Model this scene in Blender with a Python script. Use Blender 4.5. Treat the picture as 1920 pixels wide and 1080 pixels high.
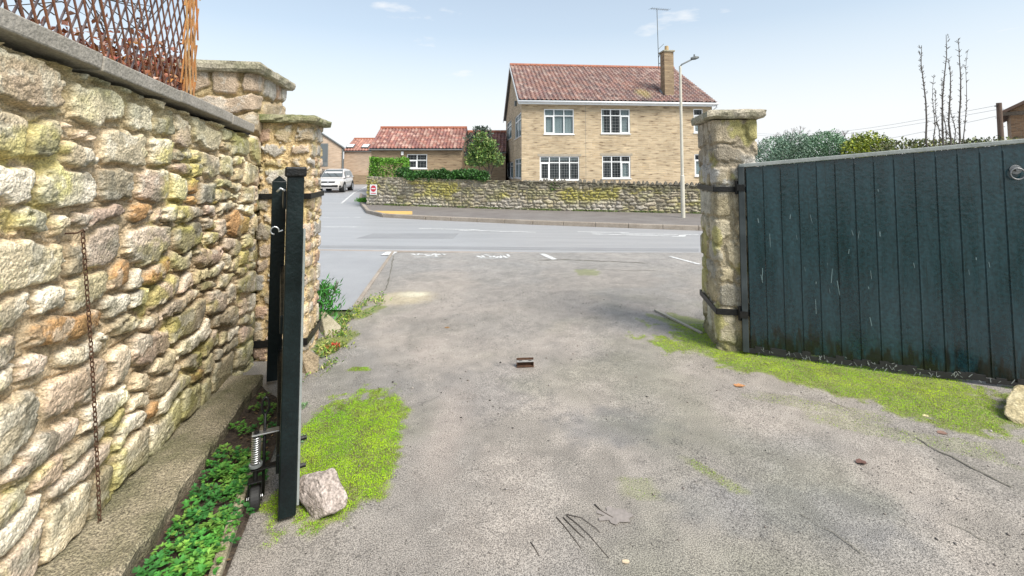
import bpy, bmesh, math, random
import numpy as np
from mathutils import Vector, Matrix
R = math.radians
random.seed(7)
rng = np.random.default_rng(11)
scene = bpy.context.scene
for o in list(bpy.data.objects): bpy.data.objects.remove(o)

# ---------------------------------------------------------------- camera
FPX, PITCH, CAMZ = 870.0, R(3.2), 1.65
cam_data = bpy.data.cameras.new('camera')
cam = bpy.data.objects.new('camera', cam_data)
scene.collection.objects.link(cam)
cam.location = (0, 0, CAMZ)
cam.rotation_euler = (R(90) + PITCH, 0, 0)
cam_data.sensor_width = 36
cam_data.lens = FPX / 1920 * 36
cam_data.shift_y = -(540 - 266) / 1920
cam_data.clip_start = 0.05
cam_data.clip_end = 2000
scene.camera = cam

# ---------------------------------------------------------------- sky, sun, exposure
SUN_EL, SUN_AZ = R(50), R(136)      # azimuth the light comes from, clockwise from +Y
world = bpy.data.worlds.new('World'); scene.world = world
world.use_nodes = True
wn, wl = world.node_tree.nodes, world.node_tree.links
wn.clear()
wout = wn.new('ShaderNodeOutputWorld'); bg = wn.new('ShaderNodeBackground')
sky = wn.new('ShaderNodeTexSky'); sky.sky_type = 'NISHITA'; sky.sun_disc = False
sky.sun_elevation = SUN_EL; sky.sun_rotation = SUN_AZ
sky.air_density = 1.0; sky.dust_density = 1.5; sky.ozone_density = 1.2
tc = wn.new('ShaderNodeTexCoord'); sep = wn.new('ShaderNodeSeparateXYZ')
wl.new(tc.outputs['Generated'], sep.inputs[0])
# thin cloud near the horizon, clearing upward
ramp = wn.new('ShaderNodeValToRGB')
ramp.color_ramp.elements[0].position = 0.0; ramp.color_ramp.elements[0].color = (1, 1, 1, 1)
ramp.color_ramp.elements[1].position = 0.50; ramp.color_ramp.elements[1].color = (.28, .28, .28, 1)
for p_, v_ in ((.10, .94), (.18, .70), (.28, .44)):
    e_ = ramp.color_ramp.elements.new(p_); e_.color = (v_,) * 3 + (1,)
wl.new(sep.outputs['Z'], ramp.inputs[0])
mp = wn.new('ShaderNodeMapping'); mp.inputs['Scale'].default_value = (2.2, 2.2, 7.5)
wl.new(tc.outputs['Generated'], mp.inputs[0])
cn = wn.new('ShaderNodeTexNoise'); cn.inputs['Scale'].default_value = 1.9; cn.inputs['Detail'].default_value = 7
cn.inputs['Roughness'].default_value = .55
wl.new(mp.outputs[0], cn.inputs['Vector'])
cr = wn.new('ShaderNodeValToRGB'); cr.color_ramp.elements[0].position = .50; cr.color_ramp.elements[1].position = .66
cr.color_ramp.elements[1].color = (.8, .8, .8, 1)
wl.new(cn.outputs['Fac'], cr.inputs[0])
mx = wn.new('ShaderNodeMath'); mx.operation = 'MAXIMUM'
wl.new(ramp.outputs[0], mx.inputs[0]); wl.new(cr.outputs[0], mx.inputs[1])
mixc = wn.new('ShaderNodeMix'); mixc.data_type = 'RGBA'
wl.new(mx.outputs[0], mixc.inputs['Factor'])
tint = wn.new('ShaderNodeMix'); tint.data_type = 'RGBA'; tint.blend_type = 'MULTIPLY'; tint.inputs['Factor'].default_value = 1
wl.new(sky.outputs[0], tint.inputs['A']); tint.inputs['B'].default_value = (1.06, 1.20, 1.14, 1)
wl.new(tint.outputs['Result'], mixc.inputs['A']); mixc.inputs['B'].default_value = (5.75, 5.85, 5.95, 1)
wl.new(mixc.outputs['Result'], bg.inputs['Color'])
bg.inputs['Strength'].default_value = 0.10
wl.new(bg.outputs[0], wout.inputs[0])
sd = bpy.data.lights.new('sun', 'SUN'); sd.energy = 3.1; sd.angle = R(28); sd.color = (1, .95, .87)
sun = bpy.data.objects.new('sun', sd); scene.collection.objects.link(sun)
sdir = Vector((math.sin(SUN_AZ) * math.cos(SUN_EL), math.cos(SUN_AZ) * math.cos(SUN_EL), math.sin(SUN_EL)))
sun.rotation_euler = (-sdir).to_track_quat('-Z', 'Y').to_euler()
sun.location = (0, -5, 20)
vs = scene.view_settings
vs.view_transform = 'Standard'; vs.look = 'None'; vs.gamma = 1; vs.exposure = 0.80
scene.render.engine = 'CYCLES'

# ---------------------------------------------------------------- helpers
def ray(px, py):
    u = (px - 960) / FPX; v = (266 - py) / FPX
    return np.array((u, math.cos(PITCH) - v * math.sin(PITCH), math.sin(PITCH) + v * math.cos(PITCH)))
def G(px, py, z=0.0):
    d = ray(px, py); t = (z - CAMZ) / d[2]; return (d[0] * t, d[1] * t, z)
def P(px, py, Y):
    d = ray(px, py); t = Y / d[1]; return (d[0] * t, Y, CAMZ + d[2] * t)

def fnum(a): return np.asarray(a, dtype=np.float64)
def h2(ix, iy, s):
    n = (ix.astype(np.int64) * 374761393 + iy.astype(np.int64) * 668265263 + s * 144269504) & 0xffffffff
    n = ((n ^ (n >> 13)) * 1274126177) & 0xffffffff
    return ((n ^ (n >> 16)) & 0xffff) / 65535.0
def vn(x, y, s=0):
    ix, iy = np.floor(x), np.floor(y); fx, fy = x - ix, y - iy
    fx = fx * fx * (3 - 2 * fx); fy = fy * fy * (3 - 2 * fy)
    a = h2(ix, iy, s); b = h2(ix + 1, iy, s); c = h2(ix, iy + 1, s); d = h2(ix + 1, iy + 1, s)
    return (a * (1 - fx) + b * fx) * (1 - fy) + (c * (1 - fx) + d * fx) * fy
def fbm(x, y, s=0, o=4):
    t = 0; a = .5; n = 0
    for i in range(o):
        t = t + a * vn(x, y, s + i * 17); n += a; a *= .5; x = x * 2.03; y = y * 2.03
    return t / n
def sst(a, b, x):
    t = np.clip((x - a) / (b - a), 0, 1); return t * t * (3 - 2 * t)

WORLD = {}
def tag(o, label=None, cat=None, group=None, kind=None):
    if label: o['label'] = label
    if cat: o['category'] = cat
    if group: o['group'] = group
    if kind: o['kind'] = kind
    return o
def empty(name, loc, label=None, cat=None, group=None, rz=0):
    o = bpy.data.objects.new(name, None); scene.collection.objects.link(o)
    o.location = loc; o.rotation_euler = (0, 0, rz); o.empty_display_size = .1
    WORLD[o.name] = Vector(loc)
    return tag(o, label, cat, group)
def link(name, me, mat, parent=None, loc=None, local=False):
    """mesh given in world coordinates unless local=True (then in the parent's frame)"""
    o = bpy.data.objects.new(name, me); scene.collection.objects.link(o)
    if mat: me.materials.append(mat)
    if parent:
        o.parent = parent
        if local: WORLD[o.name] = Vector((0, 0, 0))
        else:
            off = WORLD[parent.name]; me.transform(Matrix.Translation(-off)); WORLD[o.name] = off.copy()
    else:
        if loc is None:
            n = len(me.vertices); co = np.empty(n * 3); me.vertices.foreach_get('co', co); co = co.reshape(-1, 3)
            loc = Vector(((co[:, 0].min() + co[:, 0].max()) / 2, (co[:, 1].min() + co[:, 1].max()) / 2, co[:, 2].min()))
        loc = Vector(loc); me.transform(Matrix.Translation(-loc)); o.location = loc; WORLD[o.name] = loc
    return o
def npmesh(name, V, F, col=None, smooth=False, attrs=None):
    V = np.ascontiguousarray(V, dtype=np.float32); F = np.ascontiguousarray(F, dtype=np.int32)
    me = bpy.data.meshes.new(name); k = F.shape[1]
    me.vertices.add(len(V)); me.vertices.foreach_set('co', V.ravel())
    me.loops.add(F.size); me.loops.foreach_set('vertex_index', F.ravel())
    me.polygons.add(len(F)); me.polygons.foreach_set('loop_start', np.arange(0, F.size, k, dtype=np.int32))
    try: me.polygons.foreach_set('loop_total', np.full(len(F), k, dtype=np.int32))
    except Exception: pass
    me.update(calc_edges=True)
    if smooth: me.polygons.foreach_set('use_smooth', np.ones(len(F), dtype=bool))
    if col is not None: addcol(me, col)
    for n, a in (attrs or {}).items():
        at = me.attributes.new(n, 'FLOAT', 'POINT'); at.data.foreach_set('value', np.asarray(a, dtype=np.float32).ravel())
    return me
def addcol(me, col):
    c = np.ones((len(me.vertices), 4), dtype=np.float32); c[:, :3] = col
    at = me.attributes.new('Col', 'FLOAT_COLOR', 'POINT'); at.data.foreach_set('color', c.ravel())
def grid_faces(nu, nv, wrap=False):
    i = np.arange(nu if wrap else nu - 1); j = np.arange(nv - 1)
    I, J = np.meshgrid(i, j, indexing='ij'); I2 = (I + 1) % nu
    return np.stack([I * nv + J, I2 * nv + J, I2 * nv + J + 1, I * nv + J + 1], -1).reshape(-1, 4)

class B:
    def __init__(s, M=None): s.v = []; s.f = []; s.M = M
    def add(s, vs, fs, M=None):
        b = len(s.v)
        for p in vs:
            p = Vector(p)
            if M is not None: p = M @ p
            if s.M is not None: p = s.M @ p
            s.v.append(tuple(p))
        s.f += [tuple(i + b for i in f) for f in fs]; return s
    def box(s, c, d, M=None, taper=(1, 1)):
        x, y, z = d[0] / 2, d[1] / 2, d[2] / 2; cx, cy, cz = c; tx, ty = taper
        vs = [(cx - x, cy - y, cz - z), (cx + x, cy - y, cz - z), (cx + x, cy + y, cz - z), (cx - x, cy + y, cz - z),
              (cx - x * tx, cy - y * ty, cz + z), (cx + x * tx, cy - y * ty, cz + z), (cx + x * tx, cy + y * ty, cz + z), (cx - x * tx, cy + y * ty, cz + z)]
        return s.add(vs, [(0, 3, 2, 1), (4, 5, 6, 7), (0, 1, 5, 4), (1, 2, 6, 5), (2, 3, 7, 6), (3, 0, 4, 7)], M)
    def rng(s, x0, x1, y0, y1, z0, z1, M=None):
        return s.box(((x0 + x1) / 2, (y0 + y1) / 2, (z0 + z1) / 2), (x1 - x0, y1 - y0, z1 - z0), M)
    def bar(s, a, b, w, t, up=(0, 0, 1)):
        a, b, up = Vector(a), Vector(b), Vector(up); d = (b - a).normalized()
        x = d.cross(up)
        if x.length < 1e-4: x = d.cross(Vector((1, 0, 0)))
        x.normalize(); y = x.cross(d).normalized(); x = x * w / 2; y = y * t / 2
        vs = [a - x - y, a + x - y, a + x + y, a - x + y, b - x - y, b + x - y, b + x + y, b - x + y]
        return s.add(vs, [(0, 3, 2, 1), (4, 5, 6, 7), (0, 1, 5, 4), (1, 2, 6, 5), (2, 3, 7, 6), (3, 0, 4, 7)])
    def tube(s, pts, r, n=8, cap=True):
        pts = [Vector(p) for p in pts]; rs = r if hasattr(r, '__len__') else [r] * len(pts)
        vs = []; fs = []; m = len(pts); prev = None
        for i, p in enumerate(pts):
            d = (pts[min(i + 1, m - 1)] - pts[max(i - 1, 0)]).normalized()
            x = prev - d * prev.dot(d) if prev is not None else d.orthogonal()
            if x.length < 1e-5: x = d.orthogonal()
            x.normalize(); prev = x; y = d.cross(x)
            for k in range(n):
                a = 2 * math.pi * k / n; vs.append(p + (x * math.cos(a) + y * math.sin(a)) * rs[i])
        for i in range(m - 1):
            for k in range(n):
                k2 = (k + 1) % n; fs.append((i * n + k, i * n + k2, (i + 1) * n + k2, (i + 1) * n + k))
        if cap: fs.append(tuple(reversed(range(n)))); fs.append(tuple(range((m - 1) * n, m * n)))
        return s.add(vs, fs)
    def cyl(s, a, b, r, r2=None, n=16): return s.tube([a, b], [r, r if r2 is None else r2], n)
    def prism(s, poly, z0, z1):
        n = len(poly); vs = [(x, y, z0) for x, y in poly] + [(x, y, z1) for x, y in poly]
        fs = [tuple(reversed(range(n))), tuple(range(n, 2 * n))] + [(i, (i + 1) % n, n + (i + 1) % n, n + i) for i in range(n)]
        return s.add(vs, fs)
    def build(s, name, mat, parent=None, local=False, bevel=0, smooth=False, loc=None, seg=2):
        me = bpy.data.meshes.new(name); me.from_pydata(s.v, [], s.f); me.update()
        bm = bmesh.new(); bm.from_mesh(me); bmesh.ops.recalc_face_normals(bm, faces=bm.faces); bm.to_mesh(me); bm.free()
        if smooth: me.polygons.foreach_set('use_smooth', np.ones(len(me.polygons), dtype=bool))
        o = link(name, me, mat, parent, loc, local)
        if bevel:
            m = o.modifiers.new('bevel', 'BEVEL'); m.width = bevel; m.segments = seg; m.limit_method = 'ANGLE'; m.angle_limit = R(35)
        return o

# ---------------------------------------------------------------- materials
def mat(name, c1=(.5, .5, .5), c2=None, scale=5, rough=.7, metal=0, bump=0, bscale=60, col=False, detail=6, fine=.0, fscale=150,
        streak=None, spec=.5, coat=0, rough2=None, bdist=.01):
    m = bpy.data.materials.new(name); m.use_nodes = True; nt = m.node_tree; n, l = nt.nodes, nt.links
    bs = n['Principled BSDF']; bs.inputs['Roughness'].default_value = rough; bs.inputs['Metallic'].default_value = metal
    bs.inputs['Specular IOR Level'].default_value = spec
    if coat: bs.inputs['Coat Weight'].default_value = coat; bs.inputs['Coat Roughness'].default_value = .18 if coat < .5 else .04
    tcn = n.new('ShaderNodeTexCoord'); vec = tcn.outputs['Object']
    if streak:
        mpn = n.new('ShaderNodeMapping'); mpn.inputs['Scale'].default_value = streak; l.new(vec, mpn.inputs[0]); svec = mpn.outputs[0]
    else: svec = vec
    nz = n.new('ShaderNodeTexNoise'); nz.inputs['Scale'].default_value = scale; nz.inputs['Detail'].default_value = detail
    nz.inputs['Roughness'].default_value = .62; l.new(svec, nz.inputs['Vector'])
    c2 = c2 or c1
    mr = n.new('ShaderNodeMapRange'); mr.inputs['From Min'].default_value = .33; mr.inputs['From Max'].default_value = .67
    l.new(nz.outputs['Fac'], mr.inputs['Value'])
    mixn = n.new('ShaderNodeMix'); mixn.data_type = 'RGBA'; l.new(mr.outputs[0], mixn.inputs['Factor'])
    if col:
        at = n.new('ShaderNodeAttribute'); at.attribute_name = 'Col'
        for sock, f in (('A', c1), ('B', c2)):
            mm = n.new('ShaderNodeMix'); mm.data_type = 'RGBA'; mm.blend_type = 'MULTIPLY'; mm.inputs['Factor'].default_value = 1
            l.new(at.outputs['Color'], mm.inputs['A']); mm.inputs['B'].default_value = (*f, 1); l.new(mm.outputs['Result'], mixn.inputs[sock])
    else:
        mixn.inputs['A'].default_value = (*c1, 1); mixn.inputs['B'].default_value = (*c2, 1)
    out = mixn.outputs['Result']
    if fine:
        n2 = n.new('ShaderNodeTexNoise'); n2.inputs['Scale'].default_value = fscale; n2.inputs['Detail'].default_value = 3; l.new(vec, n2.inputs['Vector'])
        m2 = n.new('ShaderNodeMapRange'); m2.inputs['From Min'].default_value = .35; m2.inputs['From Max'].default_value = .65
        m2.inputs['To Min'].default_value = 1 - fine; m2.inputs['To Max'].default_value = 1 + fine; l.new(n2.outputs['Fac'], m2.inputs['Value'])
        vm = n.new('ShaderNodeVectorMath'); vm.operation = 'SCALE'; l.new(out, vm.inputs[0]); l.new(m2.outputs[0], vm.inputs['Scale']); out = vm.outputs[0]
    l.new(out, bs.inputs['Base Color'])
    if rough2 is not None:
        m3 = n.new('ShaderNodeMapRange'); m3.inputs['From Min'].default_value = .35; m3.inputs['From Max'].default_value = .65
        m3.inputs['To Min'].default_value = rough; m3.inputs['To Max'].default_value = rough2; l.new(nz.outputs['Fac'], m3.inputs['Value']); l.new(m3.outputs[0], bs.inputs['Roughness'])
    if bump:
        bn = n.new('ShaderNodeTexNoise'); bn.inputs['Scale'].default_value = bscale; bn.inputs['Detail'].default_value = 5; l.new(vec, bn.inputs['Vector'])
        bp = n.new('ShaderNodeBump'); bp.inputs['Strength'].default_value = bump; bp.inputs['Distance'].default_value = bdist
        l.new(bn.outputs['Fac'], bp.inputs['Height']); l.new(bp.outputs[0], bs.inputs['Normal'])
    return m
W1 = (1, 1, 1)
M = {}
M['stone'] = mat('rubble stone', (.72, .70, .66), (1.16, 1.15, 1.14), 16, .9, bump=1, bscale=75, col=True, fine=.34, fscale=130, bdist=.011)
M['stone_far'] = mat('far rubble stone', (.75, .73, .70), (1.15, 1.15, 1.12), 3, .9, bump=.5, bscale=12, col=True, fine=.3, fscale=22, bdist=.03)
M['cap'] = mat('cap stone', (.20, .19, .12), (.42, .37, .29), 7, .92, bump=1, bscale=35, fine=.35, fscale=70)
M['cap_green'] = mat('mossy cap stone', (.13, .14, .05), (.33, .30, .20), 6, .92, bump=1, bscale=35, fine=.35, fscale=70)
M['coping'] = mat('concrete coping', (.30, .275, .235), (.40, .365, .32), 5, .9, bump=.5, bscale=60, fine=.22, fscale=90)
M['slab'] = mat('old concrete slab', (.10, .10, .045), (.33, .28, .20), 3.2, .9, bump=1, bscale=60, fine=.6, fscale=150, bdist=.02)
M['soil'] = mat('soil', (.035, .025, .018), (.085, .062, .042), 14, .95, bump=1, bscale=40, fine=.4, fscale=80, bdist=.02)
M['gate'] = mat('dark green gate paint', (.007, .022, .025), (.024, .043, .050), 3, .33, bump=.25, bscale=30, fine=.35, fscale=45, streak=(5, 5, 1), rough2=.5)
def gatepaint():
    m = mat('dark green gate paint', (.0012, .017, .023), (.013, .042, .053), 1.6, .16, bump=.25, bscale=30, fine=.30, fscale=45, streak=(5, 5, .5), rough2=.38, coat=.35)
    n, l = m.node_tree.nodes, m.node_tree.links; bs = n['Principled BSDF']; src = bs.inputs['Base Color'].links[0].from_socket
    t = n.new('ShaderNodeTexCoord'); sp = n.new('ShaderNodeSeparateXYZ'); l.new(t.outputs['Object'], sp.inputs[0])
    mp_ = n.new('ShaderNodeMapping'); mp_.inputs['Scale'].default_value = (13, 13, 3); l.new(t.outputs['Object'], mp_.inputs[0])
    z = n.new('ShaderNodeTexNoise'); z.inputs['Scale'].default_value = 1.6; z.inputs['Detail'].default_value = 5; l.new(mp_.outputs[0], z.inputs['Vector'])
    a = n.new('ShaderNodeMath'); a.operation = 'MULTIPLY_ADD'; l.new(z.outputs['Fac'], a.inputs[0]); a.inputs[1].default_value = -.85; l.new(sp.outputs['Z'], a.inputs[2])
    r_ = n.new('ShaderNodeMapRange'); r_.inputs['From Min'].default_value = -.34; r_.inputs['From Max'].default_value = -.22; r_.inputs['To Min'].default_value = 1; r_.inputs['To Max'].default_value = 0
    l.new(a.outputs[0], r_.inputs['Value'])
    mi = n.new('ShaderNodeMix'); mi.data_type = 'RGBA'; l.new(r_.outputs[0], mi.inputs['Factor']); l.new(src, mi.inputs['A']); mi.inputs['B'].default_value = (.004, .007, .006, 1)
    # thin dark vertical runs
    mp2 = n.new('ShaderNodeMapping'); mp2.inputs['Scale'].default_value = (30, 30, 1.2); l.new(t.outputs['Object'], mp2.inputs[0])
    z2 = n.new('ShaderNodeTexNoise'); z2.inputs['Scale'].default_value = 1.5; z2.inputs['Detail'].default_value = 3; l.new(mp2.outputs[0], z2.inputs['Vector'])
    r2 = n.new('ShaderNodeMapRange'); r2.inputs['From Min'].default_value = .64; r2.inputs['From Max'].default_value = .72; r2.inputs['To Max'].default_value = .7; l.new(z2.outputs['Fac'], r2.inputs['Value'])
    m2 = n.new('ShaderNodeMix'); m2.data_type = 'RGBA'; l.new(r2.outputs[0], m2.inputs['Factor']); l.new(mi.outputs['Result'], m2.inputs['A']); m2.inputs['B'].default_value = (.005, .014, .015, 1)
    l.new(m2.outputs['Result'], bs.inputs['Base Color']); return m
M['gate'] = gatepaint()
M['gatedark'] = mat('dark green painted frame', (.0015, .004, .005), (.003, .010, .011), 6, .3, bump=.3, bscale=40, fine=.3, rough2=.5, spec=.35)
M['gatetop'] = mat('weathered capping rail', (.20, .22, .21), (.30, .32, .31), 6, .6, bump=.3, bscale=40)
M['iron'] = mat('black iron', (.012, .013, .014), (.03, .028, .026), 12, .45, metal=.6, bump=.4, bscale=80)
M['rust'] = mat('rusty iron', (.055, .028, .016), (.14, .07, .04), 40, .8, metal=.3, bump=.5, bscale=120)
M['zinc'] = mat('galvanised steel', (.45, .46, .47), (.62, .62, .62), 30, .35, metal=.9)
M['gutter'] = mat('white upvc', (.72, .73, .73), (.80, .80, .80), 2, .35)
M['upvc'] = M['gutter']
M['redrail'] = mat('brick', (.3, .1, .07), (.42, .17, .11), 5, .8)
M['cream'] = mat('cream lamp column paint', (.50, .47, .39), (.60, .57, .49), 4, .5)
M['lampgrey'] = mat('grey lamp head', (.10, .11, .11), (.16, .17, .17), 6, .5)
M['black'] = mat('black rubber', (.012, .012, .012), (.02, .02, .02), 20, .7)
M['white_paint'] = mat('road paint', (.42, .42, .41), (.70, .70, .69), 4, .7, fine=.25, fscale=30)

def glass(name, c=(.03, .035, .04), tr=.0, rough=.04):
    m = bpy.data.materials.new(name); m.use_nodes = True; n, l = m.node_tree.nodes, m.node_tree.links
    bs = n['Principled BSDF']; bs.inputs['Base Color'].default_value = (*c, 1); bs.inputs['Roughness'].default_value = rough
    bs.inputs['Specular IOR Level'].default_value = .7
    if tr:
        t = n.new('ShaderNodeBsdfTransparent'); t.inputs[0].default_value = (.85, .9, .9, 1)
        mi = n.new('ShaderNodeMixShader'); mi.inputs[0].default_value = tr; l.new(bs.outputs[0], mi.inputs[1]); l.new(t.outputs[0], mi.inputs[2])
        l.new(mi.outputs[0], n['Material Output'].inputs[0])
    return m
M['glass'] = glass('window glass', (.03, .035, .04), .78)
M['carglass'] = glass('car glass', (.10, .115, .12), 0, .05)

def ashlar(name, c1, c2, c3, bw=.42, bh=.11, dark=.35):
    """coursed stone blocks in object coordinates"""
    m = bpy.data.materials.new(name); m.use_nodes = True; n, l = m.node_tree.nodes, m.node_tree.links
    bs = n['Principled BSDF']; bs.inputs['Roughness'].default_value = .9
    t = n.new('ShaderNodeTexCoord'); s = n.new('ShaderNodeSeparateXYZ'); l.new(t.outputs['Object'], s.inputs[0])
    a = n.new('ShaderNodeMath'); a.operation = 'ADD'; l.new(s.outputs['X'], a.inputs[0]); l.new(s.outputs['Y'], a.inputs[1])
    c = n.new('ShaderNodeCombineXYZ'); l.new(a.outputs[0], c.inputs['X']); l.new(s.outputs['Z'], c.inputs['Y'])
    b = n.new('ShaderNodeTexBrick'); l.new(c.outputs[0], b.inputs['Vector'])
    b.inputs['Scale'].default_value = 1; b.inputs['Brick Width'].default_value = bw; b.inputs['Row Height'].default_value = bh
    b.inputs['Mortar Size'].default_value = .012; b.inputs['Mortar Smooth'].default_value = .3; b.inputs['Bias'].default_value = 0
    b.offset = .43; b.squash = 1.6; b.squash_frequency = 3
    b.inputs['Color1'].default_value = (*c1, 1); b.inputs['Color2'].default_value = (*c2, 1); b.inputs['Mortar'].default_value = (*c3, 1)
    mp_ = n.new('ShaderNodeMapping'); mp_.inputs['Scale'].default_value = (1.3, 7, 1); l.new(c.outputs[0], mp_.inputs[0])
    z = n.new('ShaderNodeTexNoise'); z.inputs['Scale'].default_value = 1.6; z.inputs['Detail'].default_value = 4; l.new(mp_.outputs[0], z.inputs['Vector'])
    r = n.new('ShaderNodeValToRGB'); l.new(z.outputs['Fac'], r.inputs[0]); e = r.color_ramp.elements
    e[0].position = .32; e[0].color = (dark, dark * .85, dark * .75, 1); e[1].position = .41; e[1].color = (.88, .86, .84, 1)
    x = e.new(.60); x.color = (1.02, 1.0, .98, 1); x = e.new(.72); x.color = (1.20, 1.13, 1.0, 1)
    mm = n.new('ShaderNodeMix'); mm.data_type = 'RGBA'; mm.blend_type = 'MULTIPLY'; mm.inputs['Factor'].default_value = 1
    l.new(b.outputs['Color'], mm.inputs['A']); l.new(r.outputs[0], mm.inputs['B'])
    z2 = n.new('ShaderNodeTexNoise'); z2.inputs['Scale'].default_value = .55; z2.inputs['Detail'].default_value = 5; l.new(c.outputs[0], z2.inputs['Vector'])
    r2 = n.new('ShaderNodeMapRange'); r2.inputs['From Min'].default_value = .3; r2.inputs['From Max'].default_value = .7; r2.inputs['To Min'].default_value = .84; r2.inputs['To Max'].default_value = 1.14
    l.new(z2.outputs['Fac'], r2.inputs['Value'])
    v = n.new('ShaderNodeVectorMath'); v.operation = 'SCALE'; l.new(mm.outputs['Result'], v.inputs[0]); l.new(r2.outputs[0], v.inputs['Scale'])
    l.new(v.outputs[0], bs.inputs['Base Color'])
    bp = n.new('ShaderNodeBump'); bp.inputs['Strength'].default_value = .6; bp.inputs['Distance'].default_value = .02
    l.new(b.outputs['Fac'], bp.inputs['Height']); bp.invert = True; l.new(bp.outputs[0], bs.inputs['Normal'])
    return m
M['ashlar'] = ashlar('buff sandstone blocks', (.55, .445, .30), (.42, .325, .21), (.52, .43, .315))
M['ashlar_dull'] = ashlar('dull sandstone blocks', (.36, .27, .17), (.28, .20, .125), (.30, .235, .16), dark=.5)
M['ashlar_pale'] = ashlar('pale pinkish blocks', (.52, .40, .30), (.45, .34, .25), (.46, .37, .29), dark=.8)
M['tile'] = mat('clay pantiles', (.8, .8, .8), (1.15, 1.12, 1.1), 9, .42, col=True, fine=.15, fscale=20, rough2=.6)
M['ridge'] = mat('red ridge tiles', (.27, .085, .045), (.38, .14, .075), 4, .6)
M['lead'] = mat('lead flashing', (.22, .235, .25), (.33, .34, .35), 5, .5)
M['leaf'] = mat('foliage', (.8, .8, .8), (1.2, 1.2, 1.2), 3, .55, col=True)
M['bark'] = mat('bark', (.07, .055, .04), (.13, .10, .075), 12, .9, bump=.5)
M['mosstuft'] = mat('moss', (.85, .85, .85), (1.15, 1.15, 1.1), 6, .85, col=True)
M['lath'] = mat('trellis laths', (.75, .7, .7), (1.15, 1.1, 1.1), 9, .8, col=True, fine=.2)
M['pebble'] = mat('pebbles', (.9, .9, .9), (1.1, 1.1, 1.1), 30, .7, col=True)
M['curtain'] = mat('window blind fabric', (.68, .70, .73), (.82, .84, .86), 4, .9, streak=(14, 14, .2))
M['room'] = mat('dim room surface', (.05, .052, .055), (.16, .16, .16), 2.2, .9)

# tarmac-like ground materials
def tarmac(name, c1, c2, speck=.5, bump=.6, rough=.8, fsc=170, col=False, streak=None, rough2=None):
    m = mat(name, c1, c2, 1.3, rough, bump=bump, bscale=fsc, col=col, fine=speck, fscale=fsc, bdist=.006, streak=streak, rough2=rough2)
    return m
M['road'] = tarmac('smooth asphalt', (.30, .298, .302), (.355, .352, .355), .12, .3, .45, 60, streak=(.3, 2.5, 1), rough2=.42)
M['pave'] = tarmac('pavement asphalt', (.15, .13, .12), (.20, .18, .165), .2, .3, .8, 60)
M['nearpave'] = tarmac('near footway asphalt', (.28, .28, .287), (.33, .33, .336), .1, .3, .6, 70)
M['drive'] = tarmac('gravelly tarmac drive', (.90, .90, .90), (1.10, 1.09, 1.07), .62, .8, .74, 185, col=True, rough2=.55)
M['ground'] = mat('rough grass ground', (.05, .07, .02), (.10, .11, .04), 1, .95, bump=.5, bscale=10)
M['kerb'] = mat('kerb stone', (.24, .20, .16), (.36, .31, .26), 2, .85, fine=.15, fscale=40)
M['tactile'] = mat('buff tactile paving', (.55, .33, .09), (.66, .42, .14), 6, .85, bump=1, bscale=14)

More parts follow.
